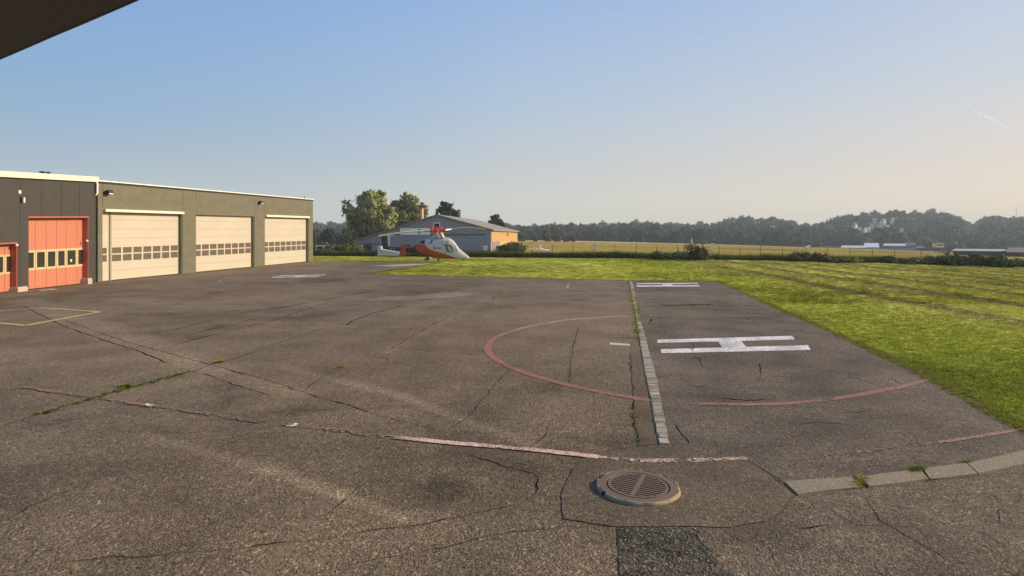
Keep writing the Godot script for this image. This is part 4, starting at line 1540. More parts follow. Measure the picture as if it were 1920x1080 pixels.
	st = begin()
	fbox(st, g, 9.1, deep, -0.05, mid - 0.02, 0.0, 0.04)
	part("side_boarding", st, M.timber, t)
	st = begin()
	fbox(st, g, 17.0, 18.2, vb - 0.9, vb - 0.45, 0.05, 0.12)
	part("vent", st, M.black, t)
	# chimney behind the roof
	var c := at_depth(791.5, 411, 110)
	var ch := thing("chimney", "pinkish chimney with a twiggy nest on top behind the grey roof", "chimney", Vector3(c.x, 0, c.z))
	var ty := at_depth(791.5, 389, 110).y
	st = begin()
	box(st, Vector3(0, ty * 0.5, 0), Vector3(0.42, ty, 0.42), Basis(Vector3.UP, 0.8))
	part("shaft", st, over(mat(Color(0.60, 0.36, 0.26), 0.9), M.fine, 1.0), ch, false)
	st = begin()
	for i in 120:
		var an := rng.randf() * TAU
		var r := rng.randf_range(0.2, 0.8)
		var p := Vector3(cos(an) * r, ty + rng.randf_range(0.0, 0.4), sin(an) * r)
		var q := p + Vector3(-sin(an), rng.randf_range(-0.2, 0.2), cos(an)) * rng.randf_range(0.4, 0.9)
		tube(st, [p, q], [0.03, 0.015], 4, false)
	part("nest", st, over(mat(Color(0.16, 0.11, 0.07), 1.0), M.fine, 1.0), ch, false)

# ================================================================== dark eave over the camera
func canopy() -> void:
	var hh := 0.5
	var edge := []
	for q in [[-60, 134], [0, 110], [50, 88.5], [100, 66.5], [150, 45.5], [200, 24], [255, 0]]:
		var d: float = F * hh / (HZ - q[1])
		edge.append(Vector2((q[0] - 960.0) / F * d, -d))
	var pts := [Vector2(-4.0, -3.1)] + edge + [Vector2(0.0, -0.72), Vector2(1.4, 0.35), Vector2(1.4, 3.2), Vector2(-4.0, 3.2)]
	var poly := PackedVector2Array(pts)
	var t := thing("roof_eave", "dark roof eave jutting into the upper left corner", "roof eave", Vector3(-1.3, H + hh, 0.2))
	var st := begin()
	flat_poly(st, poly, H + hh + 0.10)
	flat_poly(st, poly, H + hh)
	for i in poly.size():
		var a := poly[i]
		var b := poly[(i + 1) % poly.size()]
		quad(st, Vector3(a.x, H + hh, a.y), Vector3(b.x, H + hh, b.y), Vector3(b.x, H + hh + 0.10, b.y), Vector3(a.x, H + hh + 0.10, a.y))
	part("soffit", st, over(mat(Color(0.115, 0.120, 0.155), 0.9), M.fine, 0.3), t)
	var st2 := begin()
	var a3 := []
	for e in pts.slice(0, pts.size() - 2):
		a3.append(Vector3(e.x, H + hh + 0.004, e.y))
	var rr := []
	for e in a3:
		rr.append(0.006)
	tube(st2, a3, rr, 6)
	part("drip_edge", st2, mat(Color(0.03, 0.025, 0.05), 0.5), t)

# ================================================================== helicopter
var heli_st := [[240, 545, 582, 0.07], [300, 545, 588, 0.13], [400, 548, 598, 0.19], [560, 556, 614, 0.25], [680, 560, 645, 0.30], [740, 545, 655, 0.36], [800, 512, 664, 0.44], [900, 507, 684, 0.53], [928, 500, 690, 0.55], [940, 424, 694, 0.56], [1000, 413, 708, 0.60], [1100, 403, 728, 0.64], [1240, 394, 741, 0.64], [1330, 402, 743, 0.62], [1400, 448, 745, 0.57], [1440, 500, 746, 0.52], [1490, 574, 748, 0.45], [1550, 628, 750, 0.35], [1620, 680, 752, 0.21], [1650, 712, 748, 0.11], [1658, 728, 742, 0.02]]
const HK := 0.00651
func heli_sec(cx: float) -> Array:
	for i in heli_st.size() - 1:
		if cx <= heli_st[i + 1][0]:
			var t := clampf((cx - heli_st[i][0]) / (heli_st[i + 1][0] - heli_st[i][0]), 0, 1)
			return [lerpf(heli_st[i][1], heli_st[i + 1][1], t), lerpf(heli_st[i][2], heli_st[i + 1][2], t), lerpf(heli_st[i][3], heli_st[i + 1][3], t)]
	return heli_st[-1].slice(1)

func heli_pt(cx: float, ang: float) -> Vector3:
	var s := heli_sec(cx)
	var e := 0.78
	var c := cos(ang)
	var n := sin(ang)
	var hy: float = (s[1] - s[0]) * 0.5 * HK
	var cy: float = (775.0 - (s[0] + s[1]) * 0.5) * HK
	return Vector3((cx - 950.0) * HK, cy + hy * signf(n) * pow(absf(n), e), s[2] * signf(c) * pow(absf(c), e))

func heli_side(cx: float, cy: float, off: float) -> Vector3:
	var s := heli_sec(cx)
	var t := clampf(((s[0] + s[1]) * 0.5 - cy) / maxf((s[1] - s[0]) * 0.5, 0.1), -1, 1)
	var z: float = s[2] * pow(maxf(0.0, 1.0 - pow(absf(t), 2.0 / 0.78)), 0.78 / 2.0)
	return Vector3((cx - 950.0) * HK, (775.0 - cy) * HK, z + off)

func along(keys: Array, x: float) -> float:
	for i in keys.size() - 1:
		if x <= keys[i + 1][0]:
			return lerpf(keys[i][1], keys[i + 1][1], clampf((x - keys[i][0]) / (keys[i + 1][0] - keys[i][0]), 0, 1))
	return keys[-1][1]

func heli_patch(called: String, poly: Array, m: Material, root: Node, off := 0.012, both := true) -> MeshInstance3D:
	var pv := PackedVector2Array()
	var lo := Vector2(1e9, 1e9)
	var hi := -lo
	for q in poly:
		var v := Vector2(q[0], q[1])
		pv.append(v)
		lo = lo.min(v)
		hi = hi.max(v)
	var st := begin()
	var c := 5.0
	var y := lo.y
	while y < hi.y:
		var x := lo.x
		while x < hi.x:
			for pc in Geometry2D.intersect_polygons(PackedVector2Array([Vector2(x, y), Vector2(x + c, y), Vector2(x + c, y + c), Vector2(x, y + c)]), pv):
				var ids := Geometry2D.triangulate_polygon(pc)
				for i in range(0, ids.size(), 3):
					var p := []
					for k in 3:
						p.append(heli_side(pc[ids[i + k]].x, pc[ids[i + k]].y, off))
					if (p[1] - p[0]).cross(p[2] - p[0]).z < 0:
						p.reverse()
					tri(st, p[0], p[1], p[2])
					if both:
						var r := []
						for q in p:
							r.append(Vector3(q.x, q.y, -q.z))
						tri(st, r[2], r[1], r[0])
			x += c
		y += c
	return part(called, st, m, root, false)

func hv(cx: float, cy: float, z: float) -> Vector3:
	return Vector3((cx - 950.0) * HK, (775.0 - cy) * HK, z)

func slab(st: SurfaceTool, poly: Array, z: float, thick: float) -> void:          # an upright plate with that outline
	var f := []
	var b := []
	for q in poly:
		f.append(hv(q[0], q[1], z + thick * 0.5))
		b.append(hv(q[0], q[1], z - thick * 0.5))
	for i in range(1, poly.size() - 1):
		tri(st, f[0], f[i], f[i + 1])
		tri(st, b[0], b[i + 1], b[i])
	for i in poly.size():
		var j := (i + 1) % poly.size()
		quad(st, f[i], b[i], b[j], f[j])

func helicopter() -> void:
	var g := ground_at(798.9, 488.8)
	var t := thing("helicopter", "white and red helicopter with a black tail parked on the meadow", "helicopter", g)
	var white := mat(Color(0.43, 0.45, 0.48), 0.3)
	var red := mat(Color(0.32, 0.052, 0.024), 0.35)
	var black := mat(Color(0.020, 0.022, 0.028), 0.35)
	var sts := [begin(), begin(), begin()]
	var nx := 200
	var na2 := 72
	var upper := [[760, 495.0], [938, 503.0], [985, 562.0], [1060, 602.0], [1200, 641.0], [1280, 663.0], [1450, 734.0], [1500, 760.0]]
	var lower := [[765, 545.0], [830, 622.0], [950, 690.0], [1010, 715.0], [1100, 760.0]]
	for i in nx:
		var x0 := lerpf(240, 1658, float(i) / nx)
		var x1 := lerpf(240, 1658, float(i + 1) / nx)
		for k in na2:
			var a0 := TAU * k / na2
			var a1 := TAU * (k + 1) / na2
			var p := [heli_pt(x0, a0), heli_pt(x1, a0), heli_pt(x1, a1), heli_pt(x0, a1)]
			var m: Vector3 = (p[0] + p[1] + p[2] + p[3]) * 0.25
			var cx := m.x / HK + 950.0
			var cy := 775.0 - m.y / HK
			var kind := 0
			if cx < 765.0:
				kind = 2
			elif cy > along(upper, cx) and cx < 1500.0:
				kind = 2 if cx < 1100.0 and cy > along(lower, cx) else 1
			var st: SurfaceTool = sts[kind]
			for q in [[x0, a0], [x1, a1], [x1, a0], [x0, a0], [x0, a1], [x1, a1]]:
				var e := 4.0
				var dx := heli_pt(minf(q[0] + e, 1658), q[1]) - heli_pt(maxf(q[0] - e, 240), q[1])
				var da := heli_pt(q[0], q[1] + 0.03) - heli_pt(q[0], q[1] - 0.03)
				var n := da.cross(dx).normalized()
				var s := heli_pt(q[0], q[1])
				if n.dot(Vector3(0, s.y - heli_pt(q[0], 0).y, s.z)) < 0:
					n = -n
				st.set_normal(n)
				st.add_vertex(s)
	part("cabin_shell", sts[0], white, t, false)
	part("belly_fairing", sts[1], red, t, false)
	part("tail_boom", sts[2], black, t, false)
	var st := begin()
	slab(st, [[252, 575], [345, 548], [312, 372], [212, 382]], 0.0, 0.14)
	var fin := part("tail_fin", st, black, t, false)
	st = begin()
	slab(st, [[326, 548], [352, 545], [344, 342], [310, 345]], 0.0, 0.17)
	part("fin_edge", st, mat(Color(0.32, 0.33, 0.36), 0.5), fin, false)
	for z in [1.35, -1.35]:
		st = begin()
		slab(st, [[548, 686], [638, 694], [668, 514], [588, 505]], z, 0.09)
		var pl := part("tail_plate", st, mat(Color(0.30, 0.050, 0.020), 0.4), t, false)
		st = begin()
		tube(st, [hv(610, 600, z), hv(610, 595, z * 0.1)], [0.07, 0.09], 8)
		part("stabiliser_arm", st, black, pl, false)
	# engine exhaust, intake and openings
	st = begin()
	tube(st, [hv(945, 468, 0.12), hv(905, 468, 0.12), hv(868, 462, 0.12)], [0.17, 0.16, 0.13], 12)
	part("exhaust", st, black, t, false)
	st = begin()
	slab(st, [[770, 560], [905, 548], [940, 520], [930, 505], [775, 500]], 0.0, 0.9)
	part("engine_cowling", st, red, t, false)
	heli_patch("air_intake", [[1048, 425], [1066, 432], [1058, 470], [1035, 498], [1008, 495], [1020, 478], [1040, 470]], M.black, t)
	heli_patch("cockpit_window", [[1268, 520], [1300, 505], [1378, 520], [1408, 590], [1398, 625], [1345, 640], [1300, 628], [1280, 580]], mat(Color(0.10, 0.105, 0.11), 0.12), t)
	heli_patch("seat_view", [[1310, 545], [1345, 535], [1385, 600], [1372, 622], [1345, 618], [1322, 590]], mat(Color(0.34, 0.33, 0.31), 0.6), t, 0.02)
	heli_patch("quarter_window", [[1240, 508], [1296, 504], [1292, 516], [1246, 520]], M.glass, t)
	heli_patch("windscreen", [[1415, 500], [1440, 525], [1478, 590], [1476, 622], [1450, 628], [1424, 575]], mat(Color(0.25, 0.27, 0.30), 0.12), t)
	heli_patch("vent", [[1290, 462], [1312, 460], [1322, 474], [1300, 480]], M.black, t)
	heli_patch("vent", [[1216, 450], [1226, 448], [1226, 472], [1216, 474]], M.black, t)
	heli_patch("door_line", [[1258, 655], [1262, 655], [1246, 500], [1242, 500]], M.grey, t)
	heli_patch("emblem", [[1085, 532], [1096, 532], [1104, 588], [1088, 588]], M.black, t)
	var fn := SystemFont.new()
	fn.font_names = PackedStringArray(["Droid Sans"])
	fn.font_weight = 700
	var tm := TextMesh.new()
	tm.text = "ROTEX"
	tm.font = fn
	tm.font_size = 48
	tm.depth = 0.012
	tm.pixel_size = 0.0055
	tm.material = M.black
	var tn := MeshInstance3D.new()
	tn.name = "lettering"
	tn.mesh = tm
	var wdt: float = maxf(tm.get_aabb().size.x, 0.05)
	tn.scale = Vector3.ONE * (0.68 / wdt)
	tn.position = hv(1158, 570, 0.0) + Vector3(0, 0, heli_side(1158, 565, 0.0).z + 0.012)
	t.add_child(tn, true)
	st = begin()
	for q in [[372, 402], [420, 452], [458, 500]]:
		slab(st, [[q[0], 572], [q[0], 584], [q[1], 588], [q[1], 576]], 0.20, 0.01)
	part("tail_print", st, mat(Color(0.4, 0.4, 0.42), 0.6), t, false)
	st = begin()
	lathe(st, hv(1642, 735, 0.0), [[0.001, -0.09], [0.07, -0.06], [0.10, 0.0], [0.07, 0.06], [0.001, 0.09]], 14)
	part("nose_light", st, mat(Color(0.75, 0.70, 0.55), 0.25), t, false)
	# rotor pylon
	st = begin()
	hexa(st, [hv(1040, 412, 0.42), hv(1260, 402, 0.42), hv(1260, 402, -0.42), hv(1040, 412, -0.42), hv(1085, 318, 0.26), hv(1215, 318, 0.26), hv(1215, 318, -0.26), hv(1085, 318, -0.26)])
	part("rotor_pylon", st, mat(Color(0.36, 0.37, 0.39), 0.45), t, false)
	for q in [[1128, 316, 1185, 405], [1198, 312, 1240, 398]]:
		for z in [0.36, -0.36]:
			st = begin()
			tube(st, [hv(q[0], q[1], z * 0.9), hv(q[2], q[3], z * 1.35)], [0.085, 0.10], 8)
			part("pylon_strut", st, M.white, t, false)
	for q in [[1125, 0.42], [1185, -0.42]]:
		st = begin()
		var c := hv(q[0], 275, q[1])
		tube(st, [hv(q[0], 330, q[1] * 0.6), hv(q[0], 226, q[1])], [0.09, 0.08], 10)
		lathe(st, c, [[0.001, -0.20], [0.30, -0.20], [0.34, -0.06], [0.20, 0.02], [0.22, 0.16], [0.12, 0.26], [0.001, 0.27]], 18)
		box(st, c + Vector3(0, 0.02, 0), Vector3(1.15, 0.17, 0.24), Basis(Vector3.UP, 0.5 * signf(q[1])))
		box(st, c + Vector3(0, -0.10, 0), Vector3(0.7, 0.16, 0.3), Basis(Vector3.UP, -0.9 * signf(q[1])))
		for k in 4:
			var an := TAU * k / 4 + 0.4
			tube(st, [c + Vector3(cos(an) * 0.28, -0.28, sin(an) * 0.28), c + Vector3(cos(an) * 0.42, 0.12, sin(an) * 0.42)], [0.03, 0.03], 6)
		part("rotor_head", st, M.red, t, false)
	# blades: where each tip hangs
	for q in [[172, 374, 2.6, 1060, 285, 0.42, 0.46, 0], [452, 112, -5.2, 1045, 238, -0.42, 0.20, 1], [1920, 262, -5.6, 1240, 278, -0.42, 0.16, 1], [1772, 466, 4.4, 1235, 292, 0.42, 0.26, 2]]:
		var s: Vector3 = hv(q[3], q[4], q[5])
		var px: float = 690.0 + q[0] / 8.727
		var py: float = 400.0 + q[1] / 8.727
		var e: Vector3 = at_depth(px, py, -g.z - q[2]) - g
		st = begin()
		var dir := (e - s)
		dir.y = 0
		var side := dir.normalized().cross(Vector3.UP)
		side = (side + Vector3.UP * 0.35 * signf(side.z if absf(side.z) > 0.01 else 1.0)).normalized() * q[6] * 0.5
		var n := 12
		var pts := []
		for i in n + 1:
			var f := float(i) / n
			var p := s.lerp(e, f)
			p.y = lerpf(s.y, e.y, f * f * 0.75 + f * 0.25) if q[7] != 1 else lerpf(s.y, e.y, f) + 0.25 * sin(f * PI)
			pts.append(p)
		for i in n:
			var a: Vector3 = pts[i]
			var b: Vector3 = pts[i + 1]
			var th := Vector3(0, 0.018, 0)
			hexa(st, [a - side - th, a + side - th, b + side - th, b - side - th, a - side + th, a + side + th, b + side + th, b - side + th])
		var bl := part("rotor_blade", st, [mat(Color(0.80, 0.80, 0.82), 0.4), mat(Color(0.22, 0.22, 0.19), 0.5), mat(Color(0.05, 0.05, 0.06), 0.5)][q[7]], t, false)
		st = begin()
		tube(st, [s, pts[2]], [0.12, 0.07], 8)
		part("blade_grip", st, M.white if q[7] == 1 and q[0] > 1500 else M.red, bl, false)
		st = begin()
		var fl: Vector3 = pts[9]
		box(st, fl + side * 2.4, Vector3(0.7, 0.02, 0.12), Basis(Vector3.UP, atan2(-dir.z, dir.x)))
		part("servo_flap", st, M.white if q[7] == 0 else M.grey, bl, false)
	# wheels
	for q in [[965, 0.75, 0.17], [965, -0.75, 0.17], [1560, 0.0, 0.14]]:
		st = begin()
		var r: float = q[2]
		var c := Vector3((q[0] - 950.0) * HK, r, q[1])
		lathe(st, c, [[r * 0.5, -0.08], [r * 0.9, -0.08], [r, -0.04], [r, 0.04], [r * 0.9, 0.08], [r * 0.5, 0.08]], 22, Basis(Vector3(1, 0, 0), PI / 2))
		var wh := part("wheel", st, M.black, t, false)
		st = begin()
		lathe(st, c, [[0.001, -0.06], [r * 0.5, -0.08], [r * 0.5, 0.08], [0.001, 0.06]], 16, Basis(Vector3(1, 0, 0), PI / 2))
		part("rim", st, M.grey, wh, false)
		st = begin()
		var from := hv(q[0] + (10 if q[1] != 0.0 else 0), 712 if q[1] != 0.0 else 745, q[1] * 0.55)
		tube(st, [from, c + Vector3(0, 0, -0.11 * signf(q[1])), c], [0.06, 0.05, 0.045], 8)
		part("landing_leg", st, M.black, t, false)
	for q in [[1150, 0.35], [1060, 0.0]]:
		st = begin()
		tube(st, [hv(q[0], 722, q[1]), hv(q[0] + 6, 760 if q[1] > 0 else 748, q[1])], [0.06, 0.05], 8)
		if q[1] > 0:
			box(st, hv(q[0] + 6, 768, q[1]), Vector3(0.22, 0.09, 0.12))
			tube(st, [hv(1150, 745, 0.3), hv(1200, 738, 0.3)], [0.03, 0.03], 6)
		part("belly_hook", st, M.black, t, false)
	st = begin()
	tube(st, [hv(1640, 690, 0.05), hv(1632, 640, 0.05)], [0.012, 0.008], 6)
	part("antenna", st, M.grey, t, false)

# ================================================================== trees near the farm hangar
func blobs_at(list: Array, d: float, base: Vector3, spread := 0.8) -> Array:
	var out := []
	for q in list:
		var r: float = q[2] * 1.12 * d / F
		var p := at_depth(q[0], q[1], d) - base
		p.z += rng.randf_range(-1, 1) * r * spread * 1.4
		out.append([p, r])
	return out

func tree_from(called: String, label: String, list: Array, d: float, px: float, col: Color, n: int, s: float, droop := 0.0, group := "") -> void:
	var b := Vector3((px - 960.0) / F * d, 0, -d)
	b.y = gy(b.x, b.z)
	tree(called, label, b, blobs_at(list, d, b), col, n, s, droop, group)

func trees() -> void:
	tree_from("willow_tree", "tallest olive green leafy tree left of the grey farm hangar", [[697, 372, 17], [680, 378, 16], [712, 382, 16], [667, 396, 16], [700, 398, 22], [724, 402, 15], [682, 410, 20], [660, 418, 13], [710, 424, 22], [732, 428, 14], [680, 436, 17], [655, 440, 13], [704, 446, 18], [730, 446, 13], [665, 452, 11], [690, 390, 20], [716, 364, 7], [736, 412, 10]], 135.0, 696, Color(0.275, 0.285, 0.115), 28000, 0.30, 0.8)
	tree_from("broadleaf_tree", "rounder olive tree behind the gable just right of the tallest one", [[764, 376, 13], [752, 386, 13], [776, 386, 14], [742, 400, 11], [764, 402, 18], [786, 398, 12], [748, 418, 14], [774, 420, 16], [794, 392, 9], [797, 412, 9], [740, 384, 6], [760, 438, 16]], 140.0, 766, Color(0.26, 0.27, 0.115), 14000, 0.30, 0.5)
	tree_from("copper_tree", "small dark reddish tree over the ridge of the grey roof", [[834, 386, 7], [842, 396, 9], [826, 398, 8], [852, 402, 8], [838, 408, 11], [858, 408, 5], [822, 408, 6]], 150.0, 838, Color(0.055, 0.050, 0.034), 3600, 0.32)
	tree_from("broadleaf_tree", "low round tree over the right end of the grey roof", [[928, 412, 8], [920, 420, 9], [936, 419, 8], [910, 424, 7], [930, 426, 9], [930, 405, 4], [906, 430, 7], [938, 430, 8]], 165.0, 924, Color(0.075, 0.085, 0.036), 3000, 0.36)
	tree_from("dark_tree", "dark round tree seen past the far corner of the pale hangar", [[618, 440, 9], [608, 444, 8], [630, 443, 8], [620, 452, 10], [604, 454, 8], [634, 454, 8]], 190.0, 618, Color(0.050, 0.070, 0.034), 2600, 0.42)
	tree_from("dark_tree", "dim tree between the round dark one and the olive trees", [[648, 446, 8], [640, 453, 7], [654, 456, 8], [644, 462, 8]], 180.0, 648, Color(0.065, 0.080, 0.036), 1800, 0.42)
	tree_from("dark_tree", "dim tree half hidden by the far corner of the pale hangar", [[588, 440, 8], [580, 446, 9], [592, 452, 8], [574, 440, 8]], 210.0, 584, Color(0.055, 0.072, 0.036), 1800, 0.45)
	# a group at the foot of the hills, right of the timber side
	for q in [[1026, 442, 10, "largest round tree at the far field edge right of the farm hangar"], [1004, 447, 5.5, "small round tree left of the largest one at the far field edge"], [1045, 448, 6, "small tree right of the largest one at the far field edge"], [978, 446, 7, "tree close behind the timber end of the farm hangar"], [1075, 447, 5, "slim small tree standing apart at the far field edge"], [1062, 449, 4.5, "lowest bushy tree at the far field edge"]]:
		var r: float = q[2]
		tree_from("field_tree", q[3], [[q[0], q[1] - r * 0.5, r * 0.7], [q[0] - r * 0.5, q[1] + r * 0.1, r * 0.6], [q[0] + r * 0.5, q[1] + r * 0.1, r * 0.6], [q[0], q[1] + r * 0.5, r * 0.7]], 300.0, q[0], Color(0.085, 0.095, 0.045), 900, 0.75)
	# bushes before the farm hangar and along the fence
	for q in [[962, 476, 2.0, 1.7, "tall bush at the right corner of the farm hangar"], [952, 476, 2.0, 1.5, "low bush at the timber side of the farm hangar"], [640, 474, 3.4, 1.7, "olive hedge bush below the tallest tree"], [612, 474, 2.6, 1.5, "olive hedge bush behind the pale framed shelter"], [655, 474, 2.6, 1.4, "lighter hedge bush at the lean-to end of the farm hangar"], [592, 474, 2.6, 1.6, "hedge bush at the far corner of the pale hangar"]]:
		var p := at_depth(q[0], 476, 92.0)
		bush("bush", q[4], Vector3(p.x, 0, p.z), q[2], q[3], Color(0.100, 0.110, 0.038), 1500, 0.16)

# ================================================================== grass
var apron_poly := PackedVector2Array()
func grass() -> void:
	apron_poly = PackedVector2Array([Vector2(-25, 4), Vector2(-25, -30), Vector2(-23.4, -35.2), Vector2(-20.6, -63.6)])
	apron_poly.append_array(from_pixels([[588, 491], [645, 491], [735, 492], [829, 491.6], [800, 496], [750, 504], [692, 513], [750, 516], [830, 518], [950, 520.5], [1080, 523], [1181, 526], [1345, 527.5], [1440, 570], [1600, 640], [1740, 706], [1905, 797]]))
	apron_poly.append_array(PackedVector2Array([Vector2(7.2, -7.6), Vector2(12, -7.0), Vector2(14, 4)]))
	var gm := tinted(0.85)
	gm.metallic_specular = 0.2
	gm.backlight_enabled = true
	gm.backlight = Color(0.75, 0.85, 0.25)
	M.grass = gm
	var short := tuft_mesh(11, 0.040, 0.08, 0.008, gm, true)
	var long := tuft_mesh(12, 0.075, 0.18, 0.018, gm, true)
	var near := []
	var far := []
	for i in 120000:
		var d := exp(rng.randf_range(log(7.0), log(88.0)))
		var b := rng.randf_range(-0.45, 0.92)
		if d < 26.0 and b < 0.3:
			continue
		var x := b * d
		var z := -d
		if Geometry2D.is_point_in_polygon(Vector2(x, z), apron_poly) or beyond_fence(x, z) > 0.5:
			continue
		if x < -19.0 and d < 64.0:
			continue
		var sw := swath(x, z)
		var hay := sstep(9.5, 13.5, x + 0.1 * z)
		var c := meadow_tone(x, z) * rng.randf_range(0.8, 1.5)
		var dry := rng.randf()
		if dry < 0.10 + 0.18 * hay:
			c = c.lerp(Color(0.36, 0.29, 0.10), 0.6)
		var p := Vector3(x, gy(x, z) - 0.035, z)
		var up := 1.0 + hay * clampf(-sw, -0.4, 1.0) * 0.7
		if d < 24.0:
			near.append([spot(p, rng.randf_range(0.8, 1.3) * (1.0 + d * 0.02), up), c])
		else:
			far.append([spot(p, rng.randf_range(0.7, 1.2) * (0.8 + d * 0.012), up * (0.75 if x > 8.0 else 0.45)), c])
	scatter("meadow_grass", short, near, "short mown grass beside the landing strip")
	scatter("meadow_grass", long, far, "mown meadow grass in rows out to the fence")
	# tall strip along the fence
	var tall := tuft_mesh(18, 0.70, 0.30, 0.045, gm)
	var strip := []
	for i in fence_line.size() - 1:
		var a := fence_line[i]
		var b := fence_line[i + 1]
		if b.x < -34.0:
			continue
		var n := int((b - a).length() * 85.0)
		for k in n:
			var p := a.lerp(b, rng.randf()) + Vector2(0, -rng.randf_range(0.0, 3.0))
			if p.x < -34.0:
				continue
			var v := rng.randf_range(0.7, 1.25)
			var back := sstep(-0.2, 0.4, nb.get_noise_2d(p.x * 3.0, 7.0))
			var c := Color(0.085, 0.110, 0.030).lerp(Color(0.20, 0.19, 0.065), 0.5 * back + 0.2 * rng.randf())
			strip.append([spot(Vector3(p.x, gy(p.x, p.y) - 0.04, p.y), rng.randf_range(0.7, 1.1), rng.randf_range(0.75, 1.15) * (1.0 + 0.35 * nb.get_noise_2d(p.x * 4.0, 1.0))), Color(c.r * v, c.g * v, c.b * v)])
	scatter("tall_grass", tall, strip, "strip of tall dark unmown grass along the wire fence")
	# ears of the cornfield
	var corn := []
	var corn_mesh := tuft_mesh(18, 0.35, 0.8, 0.06, gm, true)
	for i in 30000:
		var d := exp(rng.randf_range(log(80.0), log(330.0)))
		var b := rng.randf_range(-0.06, 0.9)
		var x := b * d
		if beyond_fence(x, -d) < 3.0:
			continue
		var v := rng.randf_range(0.8, 1.2)
		var c := land_tone(x, -d)
		corn.append([spot(Vector3(x, gy(x, -d) - 0.1, -d), rng.randf_range(0.8, 1.2) * (0.7 + d * 0.004), 0.8), Color(c.r * v, c.g * v, c.b * v)])
	scatter("cornfield", corn_mesh, corn, "ripe golden cornfield beyond the fence")
	# weeds in joints and cracks
	var wm := tuft_mesh(14, 0.07, 0.06, 0.012, gm, true)
	var weeds := []
	var add := func(a: Array, b: Array, n: int, jit: float, s0: float, s1: float, col: Color) -> void:
		for i in n:
			var f := rng.randf()
			var g := ground_at(lerpf(a[0], b[0], f), lerpf(a[1], b[1], f))
			var v := rng.randf_range(0.7, 1.3)
			weeds.append([spot(g + Vector3(rng.randf_range(-jit, jit), 0.004, rng.randf_range(-jit, jit)), rng.randf_range(s0, s1)), Color(col.r * v, col.g * v, col.b * v)])
	var yg := Color(0.40, 0.35, 0.08)
	var gg := Color(0.20, 0.24, 0.05)
	add.call([1180, 529], [1186, 555], 34, 0.15, 0.6, 1.2, yg)
	add.call([1186, 555], [1194, 590], 62, 0.13, 0.6, 1.4, yg)
	add.call([1191, 585], [1200, 640], 48, 0.09, 0.5, 1.2, yg)
	add.call([1188, 560], [1198, 625], 30, 0.12, 0.5, 1.1, gg)
	add.call([1240, 573.5], [1340, 571.5], 70, 0.06, 0.5, 1.1, Color(0.26, 0.22, 0.10))
	add.call([1340, 572], [1420, 574], 18, 0.06, 0.4, 0.8, yg)
	add.call([1606, 916], [1622, 897], 50, 0.02, 0.35, 0.8, yg)
	add.call([1706, 886], [1733, 880], 46, 0.03, 0.4, 0.9, gg)
	add.call([1736, 901], [1750, 899], 14, 0.02, 0.3, 0.6, yg)
	add.call([1475, 904], [1590, 897], 26, 0.02, 0.25, 0.5, yg)
	add.call([1808, 871], [1822, 868], 14, 0.02, 0.3, 0.6, gg)
	add.call([65, 780], [175, 747], 46, 0.05, 0.4, 0.9, Color(0.30, 0.29, 0.09))
	add.call([175, 747], [300, 712], 60, 0.06, 0.4, 0.9, Color(0.30, 0.29, 0.09))
	add.call([300, 712], [365, 695], 34, 0.06, 0.4, 0.9, Color(0.33, 0.29, 0.10))
	add.call([236, 725], [242, 728], 14, 0.03, 0.8, 1.4, gg)
	add.call([405, 681], [415, 679], 18, 0.05, 0.6, 1.0, yg)
	add.call([640, 690], [648, 686], 10, 0.04, 0.5, 0.8, yg)
	add.call([1188, 760], [1196, 830], 16, 0.02, 0.3, 0.6, gg)
	add.call([920, 560], [950, 542], 30, 0.15, 0.6, 1.1, yg)
	add.call([1000, 526], [1075, 527], 16, 0.2, 0.5, 0.9, Color(0.4, 0.36, 0.25))
	scatter("weeds", wm, weeds, "yellow green weeds in the joints and cracks of the asphalt")
	# fringe creeping over the edges of the asphalt
	var fringe := []
	var edges := [[[1345, 527.5], [1440, 570], 260], [[1440, 570], [1600, 640], 420], [[1600, 640], [1740, 706], 460], [[1740, 706], [1905, 797], 560], [[1181, 526], [1345, 527.5], 220], [[950, 520.5], [1181, 526], 260], [[750, 516], [950, 520.5], 260], [[692, 513], [750, 516], 120], [[692, 513], [750, 504], 160], [[750, 504], [829, 491.6], 200], [[588, 491], [829, 491.6], 240], [[1905, 797], [1990, 840], 200]]
	for e in edges:
		var p := ground_at(e[0][0], e[0][1])
		var q := ground_at(e[1][0], e[1][1])
		for i in e[2]:
			var m := p.lerp(q, rng.randf())
			var o := Vector3(rng.randf_range(-0.12, 0.16), 0, rng.randf_range(-0.16, 0.10))
			var k := rng.randf()
			fringe.append([spot(m + o + Vector3(0, -0.01, 0), rng.randf_range(0.5, 1.1) * (1.0 + m.length() * 0.010), 0.7), Color(0.20, 0.24, 0.035).lerp(Color(0.36, 0.31, 0.10), k)])
	scatter("edge_grass", wm, fringe, "grass creeping over the edge of the asphalt")

